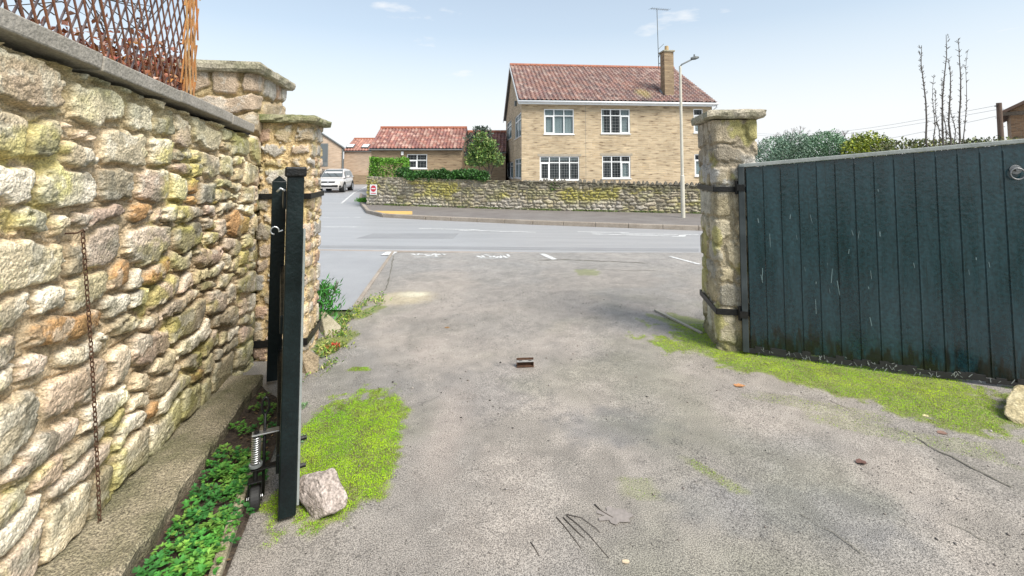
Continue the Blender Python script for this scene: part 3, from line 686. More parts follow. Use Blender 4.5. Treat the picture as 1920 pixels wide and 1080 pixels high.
b = B()   # light weathered edge strip on the outer face
b.bar(gp(1.012, .045, .06), gp(1.012, .045, 1.35), .010, .045, up=gd); b.build('edge_strip', M['gatetop'], root)
b = B()   # hook
h0 = gp(1.03, -.050, 1.353)
pts = [h0 + gr_ * .0]
for k in range(9):
    a = R(-20 + k * 36); pts.append(h0 - gr_ * .035 + (-gr_ * math.cos(a) * -.018 + Vector((0, 0, 1)) * math.sin(a) * .018))
b.tube(pts, .0035, 8); b.build('hook', M['zinc'], root, smooth=True)
b = B(); h1 = gp(1.03, -.045, 1.54); b.tube([h1, h1 - gr_ * .02 + Vector((0, 0, .012)), h1 - gr_ * .035 - Vector((0, 0, .006))], .006, 8); b.build('latch', M['zinc'], root, smooth=True)
for zz in (.33, .20):
    b = B(); q_ = gp(.985, .055, zz); b.cyl(q_ - gr_ * .01, q_ + gr_ * .025, .011, n=6); b.build('coach_bolt', M['iron'], root)
for zz in (1.41, .17):
    b = B(); b.bar(gp(-.03, -.02, zz), gp(.22, -.02, zz), .012, .045); b.cyl(gp(-.03, -.02, zz - .05), gp(-.03, -.02, zz + .05), .016)
    b.build('hinge', M['iron'], root, bevel=.002)
# spring-loaded gate castor on the inner face
c0 = gp(.985, -.140, 0) - gd * .09
wheel_ax = gr_
b = B(); zc = .055; b.tube([c0 + wheel_ax * -.024 + Vector((0, 0, zc)), c0 + wheel_ax * -.018 + Vector((0, 0, zc)), c0 + wheel_ax * .018 + Vector((0, 0, zc)), c0 + wheel_ax * .024 + Vector((0, 0, zc))], [.045, .053, .053, .045], 24)
w_ = b.build('castor_wheel', M['black'], root, bevel=.004)
b = B(); b.cyl(c0 - wheel_ax * .034 + Vector((0, 0, zc)), c0 + wheel_ax * .034 + Vector((0, 0, zc)), .010, n=6)
b.cyl(c0 - gd * -.036 + Vector((0, 0, zc - .02)), c0 - gd * -.04 + Vector((0, 0, zc - .02)), .0, n=6) if False else None
b.build('axle_bolt', M['zinc'], w_)
b = B()
for s_ in (-1, 1): b.bar(c0 + wheel_ax * s_ * .029 + Vector((0, 0, zc - .01)), c0 + wheel_ax * s_ * .029 + Vector((0, 0, .135)), .004, .045, up=gd)
b.bar(c0 - gr_ * .031 + Vector((0, 0, .137)), c0 + gr_ * .031 + Vector((0, 0, .137)), .05, .006)
b.build('castor_fork', M['iron'], root, bevel=.001)
b = B(); b.cyl(c0 + Vector((0, 0, .13)), c0 + Vector((0, 0, .37)), .011); b.build('castor_rod', M['iron'], root, smooth=False)
b = B(); pts = []
for k in range(0, 12 * 12 + 1):
    a = k / 12 * 2 * math.pi; pts.append(c0 + Vector((math.cos(a) * .018, math.sin(a) * .018, .215 + k / 144 * .125)))
b.tube(pts, .0035, 6); b.build('spring', M['zinc'], root, smooth=True)
for zz, rr_ in ((.205, .03), (.348, .018)):
    b = B(); b.cyl(c0 + Vector((0, 0, zz)), c0 + Vector((0, 0, zz + .010)), rr_, n=20); b.build('spring_washer', M['lampgrey'], root)
for zz in (.19, .355):
    b = B(); b.bar(c0 - gr_ * .02 + Vector((0, 0, zz)), c0 + gr_ * .10 + Vector((0, 0, zz)), .04, .006); b.build('castor_bracket', M['iron'] if zz < .3 else M['zinc'], root, bevel=.001)
# drop bolt with loop handle
d0 = gp(.985, -.105, 0) - gd * .10
b = B(); b.cyl(d0 + Vector((0, 0, .05)), d0 + Vector((0, 0, .44)), .0075, n=10)
lp = []
for k in range(17):
    a = k / 16 * 2 * math.pi; lp.append(d0 + gr_ * (.016 * math.sin(a)) + Vector((0, 0, .476 - .040 * math.cos(a))))
b.tube(lp, .006, 8, cap=False); b.build('drop_bolt', M['iron'], root, smooth=True)

# ================================================================ RIGHT GATE
rh = Vector((2.08, 4.24, 0)); re_ = Vector(G(1888, 727)); re_.z = 0; rdv = (re_ - rh).normalized(); Lg = (re_ - rh).length
rnm = Vector((rdv.y, -rdv.x, 0))
if rnm.y > 0: rnm = -rnm                      # faces the camera
ztop = lambda s: P(1385, 311, 4.24)[2] + (P(1888, 269, re_.y)[2] - P(1385, 311, 4.24)[2]) * (s / Lg)
root = empty('gate_leaf', (rh + re_) / 2, 'wide dark green boarded gate leaf with pale top rail hung on the right pillar', 'gate', 'pair of driveway gate leaves')
def rp_(s, off, z): p_ = rh + rdv * s + rnm * off; return Vector((p_.x, p_.y, z))
def slab(b, s0, s1, o0, o1, z0a, z0b, z1a, z1b):
    vs = [rp_(s0, o0, z0a), rp_(s1, o0, z0b), rp_(s1, o1, z0b), rp_(s0, o1, z0a), rp_(s0, o0, z1a), rp_(s1, o0, z1b), rp_(s1, o1, z1b), rp_(s0, o1, z1a)]
    b.add(vs, [(0, 3, 2, 1), (4, 5, 6, 7), (0, 1, 5, 4), (1, 2, 6, 5), (2, 3, 7, 6), (3, 0, 4, 7)])
END = Lg + .42
b = B(); bw = Lg / 13.0; s_ = .045; k = 0; rr = random.Random(4)
while s_ < END - .02:
    e_ = min(s_ + bw - .0008, END)
    z0 = .045 + rr.uniform(-.012, .016)
    slab(b, s_, e_, -.012, .012, z0, z0 + rr.uniform(-.01, .01), ztop(s_) - .02, ztop(e_) - .02)
    # bead moulding beside each joint
    slab(b, s_ + .004, s_ + .011, .0121, .0165, z0 + .01, z0 + .01, ztop(s_) - .06, ztop(s_) - .06)
    s_ += bw; k += 1
b.build('boards', M['gate'], root, bevel=.0045)
b = B()
for z0, z1 in ((.10, .22), (.85, .97), (1.44, 1.56)): slab(b, .05, END - .02, -.060, -.0125, z0, z0, z1, z1)
b.build('rail', M['gatedark'], root, bevel=.004)
b = B(); slab(b, -.02, .03, -.03, .045, .02, .02, ztop(0) - .005, ztop(0) - .005); b.build('stile', mat('slate grey painted stile', (.022, .030, .033), (.05, .062, .066), 6, .5), root, bevel=.004)
b = B(); slab(b, -.01, END, -.035, .030, ztop(0) - .018, ztop(END) - .018, ztop(0) + .016, ztop(END) + .016)
b.build('top_rail', M['gatetop'], root, bevel=.005)
b = B(); rr = random.Random(31); s_ = .02      # sagging rubber strip and peeling paint along the foot
while s_ < END:
    e_ = s_ + .06; z0 = .012 + .02 * rr.random(); zt_ = .05 + .035 * rr.random(); slab(b, s_, e_, .0125, .020, z0, z0, zt_, zt_); s_ = e_
b.build('bottom_seal', M['black'], root)
b = B(); 
for i in range(70):
    s_ = rr.uniform(.1, END - .1); z_ = rr.uniform(.03, .085); b.bar(rp_(s_, .0225, z_), rp_(s_ + rr.uniform(-.025, .025), .0225, z_ - rr.uniform(.008, .035)), rr.uniform(.002, .005), .0015, up=rnm)
b.build('peeling_edge', M['gatetop'], root)
b = B()  # closing post beyond
slab(b, END - .09, END, .0122, .035, .04, .04, ztop(END) - .03, ztop(END) - .03); b.build('stile', M['gatedark'], root, bevel=.004)
hp = rp_(Lg + .115, .013, P(1912, 318, re_.y)[2])
M['dullsteel'] = mat('dull grey steel', (.16, .165, .17), (.28, .28, .285), 30, .5, metal=.7)
b = B(); b.cyl(hp, hp + rnm * .006, .036, n=20); b.cyl(hp, hp + rnm * .03, .012)
rb = b.build('handle_boss', M['dullsteel'], root, bevel=.002)
b = B(); lp = []
for k in range(25):
    a = k / 24 * 2 * math.pi; lp.append(hp + rnm * .028 + rdv * (.042 * math.sin(a)) + Vector((0, 0, -.032 + .042 * math.cos(a))))
b.tube(lp, .006, 8, cap=False); b.build('ring_handle', M['dullsteel'], rb, smooth=True)
for zz in (P(1400, 352, 4.2)[2], P(1400, 590, 4.2)[2]):
    b = B(); b.cyl(rp_(-.035, .02, zz - .06), rp_(-.035, .02, zz + .06), .015); slab(b, -.035, .03, .046, .053, zz - .03, zz - .03, zz + .03, zz + .03)
    b.build('hinge', M['iron'], root, bevel=.002)
# scuffs: raised pale paint flakes / scratches on the boards
b = B(); rr = random.Random(12)
M['scuff'] = mat('pale scuffed paint', (.09, .15, .16), (.16, .22, .23), 20, .6)
for i in range(26):
    s_ = rr.uniform(.08, Lg); z_ = rr.uniform(.4, 1.5); L_ = rr.choice((.02, .04, .07, .12)); w_ = rr.uniform(.002, .007); t_ = rr.uniform(-.15, .3)
    a_ = rp_(s_, .0135, z_); c_ = rp_(s_ + t_ * L_, .0135, z_ - L_); b.bar(a_, c_, w_, .001, up=rnm)
b.build('scuff_marks', M['scuff'], root)

# ================================================================ BED BESIDE THE WALL
sl = [G(492, 702, .10), G(225, 1076, .10)]
root = empty('concrete_plinth', wallpt(2.6, 0, .15), 'long weathered concrete slab laid along the foot of the rubble wall', 'slab')
n_ = 110; m_ = 26
VV_ = []; Cc = []
e0 = Vector(sl[0]); e1 = Vector(sl[1]); e1 = e1 + (e1 - e0) * .6
top = []
for i in range(n_):
    t = i / (n_ - 1); rx = e0 + (e1 - e0) * t
    lx = wallpt(rx.y - .02, .10, -.02)
    for j in range(m_):
        q = j / (m_ - 1); p_ = lx.lerp(rx, q); zz = .10 + (float(fbm(np.array([p_.x * 6]), np.array([p_.y * 6]), 4, 4)[0]) - .5) * .03
        edge = (float(vn(np.array([t * 40.]), np.array([2.]), 3)[0]) - .5) * .02
        if j == m_ - 1: zz -= .012
        top.append((p_.x + q * edge, p_.y, zz))
top_n = len(top)
for i in range(n_):
    p_ = top[i * m_ + m_ - 1]; top.append((p_[0] - .01, p_[1], -.03))
F = grid_faces(n_, m_).tolist()
for i in range(n_ - 1): F.append([i * m_ + m_ - 1, (i + 1) * m_ + m_ - 1, top_n + i + 1, top_n + i])
# far end face
me = bpy.data.meshes.new('slab'); me.from_pydata(top, [], [tuple(f) for f in F] + [tuple(list(range(0, m_)) + [top_n])]); me.update()
bm_ = bmesh.new(); bm_.from_mesh(me); bmesh.ops.recalc_face_normals(bm_, faces=bm_.faces); bm_.to_mesh(me); bm_.free()
link('slab_body', me, M['slab'], root)
# edging board
a = Vector(G(402, 1078, .05)); c = Vector(G(478, 852, .05)); c2 = c + (c - a) * .38; a2 = a - (c - a) * .8
b = B(); b.bar((a2.x, a2.y, .02), (c2.x, c2.y, .02), .045, .075)
M['oldwood'] = mat('mossy old timber', (.17, .15, .08), (.38, .33, .24), 7, .9, bump=1, bscale=50, fine=.4, streak=(3, 1, 3))
tag(b.build('edging_board', M['oldwood'], bevel=.008), 'old mossy timber board edging the planted strip beside the open gate', 'board')
# soil between
b = B(); so = [Vector(G(500, 700, 0)), c2 + Vector((.02, .3, 0)), a2, Vector((e1.x - .05, e1.y, 0))]
xs = np.linspace(0, 1, 40); sv = []
for i in xs:
    for j in np.linspace(0, 1, 16):
        l_ = e0.lerp(e1, i) + Vector((-.02, 0, 0)); r_ = Vector((so[1].x, so[1].y, 0)).lerp(Vector((a2.x, a2.y, 0)), i); p_ = l_.lerp(r_, j)
        sv.append((p_.x, p_.y, .018 + .03 * (float(fbm(np.array([p_.x * 9]), np.array([p_.y * 9]), 6, 3)[0]) - .5)))
me = npmesh('soil', np.array(sv), grid_faces(40, 16), None, True)
tag(link('soil_bed', me, M['soil']), kind='structure')

# ---- leaf helpers
def leafmesh(name, C0, D, Nn, L, Wd, col, fold=.25, curl=.0):
    """many kite leaves: base point C0, direction D, normal Nn (n,3), length L, width Wd"""
    n = len(C0); S = np.cross(D, Nn); S /= np.linalg.norm(S, axis=1, keepdims=True) + 1e-9
    L = np.asarray(L).reshape(-1, 1) * np.ones((n, 1)); Wd = np.asarray(Wd).reshape(-1, 1) * np.ones((n, 1))
    p0 = C0; p1 = C0 + D * L * .5 + S * Wd * .5 + Nn * Wd * fold; p2 = C0 + D * L - Nn * L * curl; p3 = C0 + D * L * .5 - S * Wd * .5 + Nn * Wd * fold
    V = np.stack([p0, p1, p2, p3], 1).reshape(-1, 3); I = np.arange(n)[:, None] * 4
    F = np.concatenate([I + np.array([[0, 1, 2]]), I + np.array([[0, 2, 3]])], 0)
    return npmesh(name, V, F, np.repeat(col, 4, axis=0))
def unit(a): return a / (np.linalg.norm(a, axis=1, keepdims=True) + 1e-9)
def randdir(n): return unit(rng.normal(size=(n, 3)))

# planted strip: rosettes of lobed bright leaves
cen = []
for i in range(290):
    t = rng.uniform(.02, 1.0) ** .85; j = rng.uniform(.12, .92)
    l_ = e0.lerp(e1, t); r_ = Vector((so[1].x, so[1].y, 0)).lerp(Vector((a2.x, a2.y, 0)), t); p_ = l_.lerp(r_, j)
    if p_.y > 2.72 and rng.random() < .85: continue
    if float(vn(np.array([p_.x * 7]), np.array([p_.y * 7]), 9)[0]) < .22: continue
    cen.append((p_.x, p_.y, .03))
C0 = []; D = []; NN = []; LL = []; CO = []
for c in cen:
    sc = rng.uniform(.5, 1.05); tone = rng.uniform(.7, 1.3)
    for k in range(13):
        a = rng.uniform(0, 6.283); el = rng.uniform(.1, .95); r_ = rng.uniform(.012, .05) * sc
        st_ = np.array([c[0] + math.cos(a) * r_, c[1] + math.sin(a) * r_, c[2] + .012 + .035 * el * sc])
        for q in (-1.1, -.55, 0, .55, 1.1):
            aa = a + q; d = np.array([math.cos(aa), math.sin(aa), rng.uniform(-.15, .5)])
            C0.append(st_); D.append(d); NN.append((-.3 * d[0], -.3 * d[1], 1)); LL.append(.030 * sc * rng.uniform(.7, 1.1) * (1 - .18 * abs(q)))
            CO.append(np.array(((.05, .20, .03), (.09, .25, .035), (.035, .15, .03), (.13, .26, .04))[int(tone * 97) % 4]) * tone * rng.uniform(.7, 1.3))
D = unit(fnum(D)); NN = unit(fnum(NN)); LL = fnum(LL)
for _ in range(260):      # dead leaves and stalks on the soil
    t = rng.uniform(0, 1); l_ = e0.lerp(e1, t); r_ = Vector((so[1].x, so[1].y, 0)).lerp(Vector((a2.x, a2.y, 0)), t); p_ = l_.lerp(r_, rng.uniform(.1, .95)); a = rng.uniform(0, 6.283)
    C0.append(np.array([p_.x, p_.y, .034])); D = list(D) + [np.array([math.cos(a), math.sin(a), .05])]; NN = list(NN) + [np.array([.1, .1, 1.])]; LL = list(LL) + [rng.uniform(.012, .035)]; CO.append(np.array((.16, .10, .05)) * rng.uniform(.5, 1.6))
D = unit(fnum(D)); NN = unit(fnum(NN)); LL = fnum(LL)
me = leafmesh('gc', fnum(C0), D, NN, LL, LL * .5, fnum(CO), .1)
tag(link('ground_cover', me, M['leaf']), 'bright green leafy ground cover filling the strip between slab and board', 'plants', kind='stuff')

# moss tufts
def mossfield(name, n, box, label, seed, gain=(1, 1, 1)):
    r_ = np.random.default_rng(seed)
    x = r_.uniform(box[0], box[1], n); y = r_.uniform(box[2], box[3], n); m = mossmask(x, y)
    keep = r_.random(n) < np.clip((m - .12) * 1.2, 0, 1); x = x[keep]; y = y[keep]; m = m[keep]; k = len(x)
    d = unit(np.stack([r_.normal(0, .8, k), r_.normal(0, .8, k), np.full(k, 1.0)], 1))
    nn = unit(np.cross(d, r_.normal(size=(k, 3))))
    zz = (fbm(x * 1.2, y * 1.2, 5, 3) - .5) * .012
    bumpz = fbm(x * 22, y * 22, 140, 2) * .012 * m
    C0 = np.stack([x, y, zz + bumpz - .002], 1); L = r_.uniform(.004, .0085, k)
    hue = fbm(x * 6, y * 6, 150, 4)[:, None]
    col = (np.array((.12, .30, .006)) * (1 - hue) + np.array((.36, .47, .012)) * hue) * r_.uniform(.86, 1.12, (k, 1)) * np.array(gain)
    dk = r_.random(k) < .06 + .35 * sst(.52, .7, fbm(x * 11, y * 11, 171, 3)); col[dk] = np.array((.17, .15, .05)) * r_.uniform(.6, 1.2, (dk.sum(), 1))
    me = leafmesh(name, C0, d, nn, L * .9, L * .55, col, .1)
    return tag(link(name, me, M['mosstuft']), label, 'moss', kind='stuff')
mossfield('moss', 190000, (-1.5, -.2, 2.05, 3.95), 'bright green moss patch on the drive right of the open gate edge', 1, (1.15, 1.25, 1))
mossfield('moss', 230000, (1.0, 4.2, 2.6, 5.0), 'yellow green moss strip along the foot of the closed green gate', 2, (1.5, 1.45, 1.1))
mossfield('moss', 12000, (-2.3, -1.2, 3.95, 6.2), 'thin moss at the foot of the slim left gate pillar', 3)
mossfield('moss', 9000, (.4, 1.2, 1.9, 2.7), 'thin moss smears in the middle of the drive', 4)

# loose gravel
n = 26000; x = rng.uniform(-1.4, 3.6, n); y = 1.1 + 5.2 * rng.random(n) ** 1.5
keep = (rng.random(n) < .25 + 1.1 * fbm(x * 2, y * 2, 200, 3) ** 2) & (x > -1.15 - .18 * (y - 2.2)) ; x = x[keep]; y = y[keep]; n = len(x)
r_ = rng.uniform(.0012, .0042, n) * (1 + (rng.random(n) < .03) * 1.3)
ov = np.array([(1, 0, 0), (0, 1, 0), (-1, 0, 0), (0, -1, 0), (0, 0, .7), (0, 0, -.7)], float); of = np.array([(0, 1, 4), (1, 2, 4), (2, 3, 4), (3, 0, 4), (1, 0, 5), (2, 1, 5), (3, 2, 5), (0, 3, 5)])
V_ = (ov[None] * r_[:, None, None] * rng.uniform(.6, 1.4, (n, 6, 1))) + np.stack([x, y, (fbm(x * 1.2, y * 1.2, 5, 3) - .5) * .012 + r_ * .35], 1)[:, None]
F_ = (np.arange(n)[:, None, None] * 6 + of[None]).reshape(-1, 3)
pc = np.array([(.30, .27, .25), (.12, .11, .10), (.06, .055, .05), (.42, .38, .34), (.20, .17, .15)])[rng.integers(0, 5, n)]
me = npmesh('gravel', V_.reshape(-1, 3), F_, np.repeat(pc, 6, axis=0))
tag(link('gravel', me, M['pebble']), 'loose fine grit scattered over the tarmac drive', 'gravel', kind='stuff')

# ================================================================ ROCKS
def rock(name, pts, label, m, sub=3, amp=.012, seed=1, cat='rock', fs=18):
    bm = bmesh.new()
    for p_ in pts: bm.verts.new(p_)
    r = bmesh.ops.convex_hull(bm, input=bm.verts)
    bmesh.ops.delete(bm, geom=[g_ for g_ in r['geom_interior'] if isinstance(g_, bmesh.types.BMVert)], context='VERTS')
    bmesh.ops.triangulate(bm, faces=bm.faces)
    bmesh.ops.bevel(bm, geom=bm.edges[:], offset=.006, segments=1, affect='EDGES')
    bmesh.ops.triangulate(bm, faces=bm.faces)
    for _ in range(sub): bmesh.ops.subdivide_edges(bm, edges=[e for e in bm.edges if e.calc_length() > .012], cuts=1, use_grid_fill=True)
    bm.normal_update()
    for v in bm.verts:
        c = v.co; n1 = float(fbm(np.array([c.x * fs + c.z * 7]), np.array([c.y * fs + c.z * fs]), seed, 4)[0]) - .5
        v.co += v.normal * n1 * amp * 2
    me = bpy.data.meshes.new(name); bm.to_mesh(me); bm.free()
    return tag(link(name, me, m), label, cat)
M['rock1'] = mat('pinkish brown rock', (.26, .21, .18), (.50, .43, .39), 11, .85, bump=1, bscale=60, fine=.35, fscale=90)
M['rock2'] = mat('yellow limestone', (.30, .24, .12), (.52, .45, .29), 8, .88, bump=1, bscale=50, fine=.3, fscale=90)
M['rock3'] = mat('tan rubble stone', (.22, .17, .11), (.38, .30, .20), 12, .9, bump=1, bscale=60, fine=.3, fscale=90)
def rp3(px, py, Y): return P(px, py, Y)
def gz(*L): return [G(x, y, z) for x, y, z in L]
rock('loose_rock', gz((590, 978, -.01), (553, 908, .10), (560, 935, .05), (568, 889, .14), (626, 878, .17), (600, 893, .16), (652, 932, .09), (650, 950, .05), (612, 966, .045), (640, 958, .035), (572, 955, -.01), (570, 900, -.01), (640, 905, -.01), (610, 885, -.01), (635, 955, -.01)),
     'jagged pinkish brown rock lying on moss against the open gate', M['rock1'], 3, .009, 3, fs=26)
rock('loose_rock', gz((1882, 775, .04), (1885, 752, .09), (1893, 733, .13), (1908, 722, .15), (1950, 726, .15), (1968, 760, .10), (1903, 797, -.01), (1945, 806, -.01), (1968, 790, -.01), (1888, 782, -.01), (1900, 745, -.01), (1955, 745, -.01)),
     'rounded yellow limestone block at the right end of the mossy strip', M['rock2'], 3, .012, 5)
rock('loose_rock', gz((580, 706, -.01), (564, 700, -.01), (597, 699, -.01), (563, 668, .12), (580, 655, .14), (598, 668, .12), (570, 678, -.01), (592, 678, -.01)),
     'small upright tan stone at the foot of the slim left pillar', M['rock3'], 2, .007, 9)
rock('stone_offcut', gz((612, 640, -.01), (636, 634, -.01), (600, 625, -.01), (601, 585, .15), (610, 584, .15), (640, 612, .05), (628, 603, -.01), (608, 606, -.01)),
     'pale flat stone leaning at the road side of the slim left pillar', mat('weathered offcut', (.26, .23, .15), (.42, .37, .27), 8, .9, bump=1, bscale=50, fine=.3), 2, .006, 10, 'stone')
for i, (px, py, s) in enumerate(((1338, 632, .035), (1352, 640, .045), (1370, 640, .03))):
    g = G(px, py); rr = random.Random(i)
    rock('rubble_chip', [(g[0] + rr.uniform(-1, 1) * s, g[1] - .03 + rr.uniform(-1, 1) * s, rr.uniform(0, 1) * s * .9) for _ in range(12)],
         ['small chip fallen at the left foot of the right pillar', 'largest chip under the eroded base of the right pillar', 'chip nearest the hinge edge under the right pillar'][i], M['rock3'], 1, .003, i, 'stone chip')

# ================================================================ CHAIN on the wall
ptop = Vector(P(153, 434, 2.0)); yb = 2.06
def onwall(px, py):   # point 6 cm in front of the wall plane
    d = Vector(ray(px, py)); n = wnrm; p0 = wallpt(1, 0, .066); t = n.dot(p0 - Vector((0, 0, CAMZ))) / n.dot(d); return Vector((0, 0, CAMZ)) + d * t
A_ = onwall(155, 436); Bt = onwall(187, 984)
b = B(); Lc = (Bt - A_).length; nl = int(Lc / .0225); dr = (Bt - A_).normalized()
for i in range(nl):
    t = (i + .5) / nl; c = A_.lerp(Bt, t) + wd * (.010 * math.sin(t * 3.1)); ang = R(20) if i % 2 else R(112)
    s1 = (wd * math.cos(ang) + wnrm * math.sin(ang)); pts = []
    for k in range(13):
        a = k / 12 * 2 * math.pi; hl = .0145; pts.append(c + s1 * (.0072 * math.sin(a)) + dr * (hl * math.cos(a) * (1 if abs(math.cos(a)) > .5 else 1)))
    b.tube(pts, .0023, 6, cap=False)
root = empty('chain', Bt, 'thin rusty link chain hanging down the rubble wall', 'chain')
b.build('links', M['rust'], root, smooth=True)
b = B(); b.tube([A_ - wnrm * .05 - wd * .02, A_ - wnrm * .01 - wd * .012, A_ + Vector((0, 0, .012)), A_ + wd * .012], .0035, 8); b.build('wall_hook', M['rust'], root, smooth=True)

# ================================================================ TRELLIS on the wall
root = empty('trellis', wallpt(2.2, 2.13, -.05), 'expanding brown willow trellis standing on top of the rubble wall', 'trellis')
def laths(b_, cols, off, tilt, sp, u0, u1, z0, z1, w, t, c1, c2, rr):
    """diagonal laths clipped to [u0,u1] along wall and [z0,z1]"""
    run = (z1 - z0) * tilt; u = u0 - abs(run)
    while u < u1 + abs(run):
        ua, ub = (u, u + run); za, zb = z0, z1
        pts = []
        for _ in range(1):
            ta, tb = 0., 1.
            for (val, sgn) in ((u0, 1), (u1, -1)):
                fa = (ua - val) * sgn; fb = (ub - val) * sgn
                if fa < 0 and fb < 0: ta, tb = 1, 0; break
                if fa < 0: ta = max(ta, fa / (fa - fb))
                if fb < 0: tb = min(tb, fa / (fa - fb))
            if tb - ta > .02:
                A = lambda q: wallpt(ua + (ub - ua) * q, 2.18 - .078 * ((ua + (ub - ua) * q) - 1.58) - .01 + za + (zb - za) * q, off + rr.uniform(-.004, .004))
                n0 = len(b_.v); b_.bar(A(ta), A(tb), w, t, up=wnrm); n1 = len(b_.v)
                f = rr.random(); cc = [c1[k] * (1 - f) + c2[k] * f for k in range(3)]; cols += [cc] * (n1 - n0)
        u += sp * rr.uniform(.97, 1.03)
rr = random.Random(3)
def finish(b_, cols, name):
    me = bpy.data.meshes.new(name); me.from_pydata(b_.v, [], b_.f); me.update(); addcol(me, fnum(cols)); return link(name, me, M['lath'], root)
bb = B(); cc = []; laths(bb, cc, -.02, -.40, .062, .95, 2.92, 0, 1.5, .0075, .006, (.23, .095, .04), (.16, .085, .06), rr); finish(bb, cc, 'front_laths')
bb = B(); cc = []; laths(bb, cc, -.034, .40, .062, .95, 2.92, 0, 1.5, .0075, .006, (.10, .09, .10), (.17, .13, .12), rr); finish(bb, cc, 'back_laths')
bb = B(); cc = []; laths(bb, cc, -.010, .16, .038, 2.78, 2.94, 0, 1.5, .009, .007, (.50, .26, .08), (.42, .17, .05), rr); laths(bb, cc, .0, -.16, .042, 2.78, 2.94, 0, 1.5, .009, .007, (.55, .36, .16), (.40, .16, .05), rr)
finish(bb, cc, 'bunched_laths')
# second, nearer-weathered trellis behind
root2 = root
bb = B(); cc = []
for k in range(9):
    y0 = 1.0 + k * .10; p0 = wallpt(y0, 2.16, -.30); p1 = wallpt(y0 + .35, 3.3, -.34); n0 = len(bb.v); bb.bar(p0, p1, .022, .008, up=wnrm); cc += [(.16, .12, .12)] * (len(bb.v) - n0)
for k in range(4):
    y0 = 1.5 + k * .11; p0 = wallpt(y0, 2.16, -.31); p1 = wallpt(y0 - .4, 3.3, -.35); n0 = len(bb.v); bb.bar(p0, p1, .012, .008, up=wnrm); cc += [(.12, .11, .12)] * (len(bb.v) - n0)
root = empty('trellis', wallpt(2.2, 2.13, -.32), 'greyish broad lath trellis standing behind the brown one on the wall', 'trellis')
finish(bb, cc, 'weathered_laths')
# autumn creeper
n = 1500; t = rng.uniform(1.9, 2.95, n); hgt = np.abs(rng.normal(0, .11, n)) * (.5 + (t - 1.9) * .9); off = rng.uniform(-.16, -.035, n)
C0 = np.array([tuple(wallpt(a, 2.15 - .078 * (a - 1.58) + h, o)) for a, h, o in zip(t, hgt + .06 * sst(2.0, 3.0, t), off)])
D = randdir(n); Nn = unit(np.cross(D, rng.normal(size=(n, 3))))
pal = np.array([(.42, .14, .07), (.50, .22, .15), (.45, .20, .05), (.38, .10, .07), (.55, .33, .25), (.25, .09, .04)])[rng.integers(0, 6, n)]
me = leafmesh('cr', C0, D, Nn, rng.uniform(.02, .045, n), rng.uniform(.02, .035, n), pal * rng.uniform(.7, 1.2, (n, 1)), .2)
root = empty('creeper', wallpt(2.7, 2.1, -.15), 'autumn red creeper leaves tangled behind the trellis on the wall', 'climber')
link('leaves', me, M['leaf'], root)
b = B(); rr = random.Random(8)
for k in range(14):
    y0 = rr.uniform(1.5, 2.4); pts = [wallpt(y0 + q * .08 * rr.uniform(-1, 1.5), 2.13 + q * rr.uniform(.04, .14), -.12 + rr.uniform(-.08, .05)) for q in range(6)]; b.tube(pts, .003, 5)
b.build('stems', M['bark'], root, smooth=True)

# ================================================================ small things on the drive
# gate stop bracket
root_c = G(985, 684)
root = empty('gate_stop', root_c, 'small rusty angle iron gate stop fixed in the middle of the drive', 'gate stop')
A0 = Vector(G(969, 689)); A1 = Vector(G(1001, 688)); dx = (A1 - A0); Lb = dx.length; dx.normalize(); dy = Vector((-dx.y, dx.x, 0))
b = B(); z_ = .045
M['paleiron'] = mat('worn pale steel', (.30, .30, .29), (.45, .44, .42), 40, .6, metal=.3)
def q3(u, v, z): p_ = A0 + dx * u + dy * v; return Vector((p_.x, p_.y, z))
b.bar(q3(0, .012, z_), q3(Lb, .012, z_), .03, .005); b.build('flange', M['paleiron'], root)
b = B(); b.bar(q3(0, .030, .034), q3(Lb, .030, .034), .005, .062); b.build('back_plate', M['rust'], root)
b = B(); b.bar(q3(.003, .014, 0), q3(.003, .014, .042), .03, .005, up=dx); b.bar(q3(Lb - .003, .014, 0), q3(Lb - .003, .014, .042), .03, .005, up=dx); b.bar(q3(0, .02, .005), q3(Lb, .02, .005), .05, .008); b.build('feet', M['rust'], root)
for u in (.22, .78):
    b = B(); b.bar(q3(Lb * u - .013, .010, z_ + .0035), q3(Lb * u + .013, .010, z_ + .0035), .008, .003); b.build('slot', M['black'], root)
# fallen leaves
def leaf(px, py, s, col, label, z=.004, rot=0, curl=.25, lobes=5):
    g = G(px, py); r_ = random.Random(int(px)); vs = [(0, 0, z)]; n = 22
    for k in range(n):
        a = 2 * math.pi * k / n; q = s * (.62 + .38 * abs(math.cos(a * lobes / 2))) * r_.uniform(.85, 1.1); x = q * math.cos(a + rot); y = q * .62 * math.sin(a + rot)
        vs.append((x, y, z + curl * abs(y) * r_.uniform(.5, 1.2)))
    low = [(x, y, zz - .0015) for x, y, zz in vs]; N = n + 1
    fs = [(0, k + 1, (k + 1) % n + 1) for k in range(n)] + [(N, N + (k + 1) % n + 1, N + k + 1) for k in range(n)] + [(k + 1, N + k + 1, N + (k + 1) % n + 1, (k + 1) % n + 1) for k in range(n)]
    b = B(Matrix.Translation(Vector(g))); b.add(vs + low, fs); m = mat('dry leaf', col, tuple(c * 1.4 for c in col), 60, .8)
    return tag(b.build('fallen_leaf', m, loc=g), label, 'leaf', 'fallen leaves on the drive')
leaf(1386, 724, .045, (.36, .17, .07), 'orange brown dead leaf just off the moss strip')
leaf(1614, 869, .035, (.09, .045, .035), 'dark brown curled leaf on the bare drive at right', curl=.6, lobes=1)
leaf(1765, 813, .035, (.17, .10, .075), 'dull brown leaf at the lower edge of the right moss strip', lobes=1)
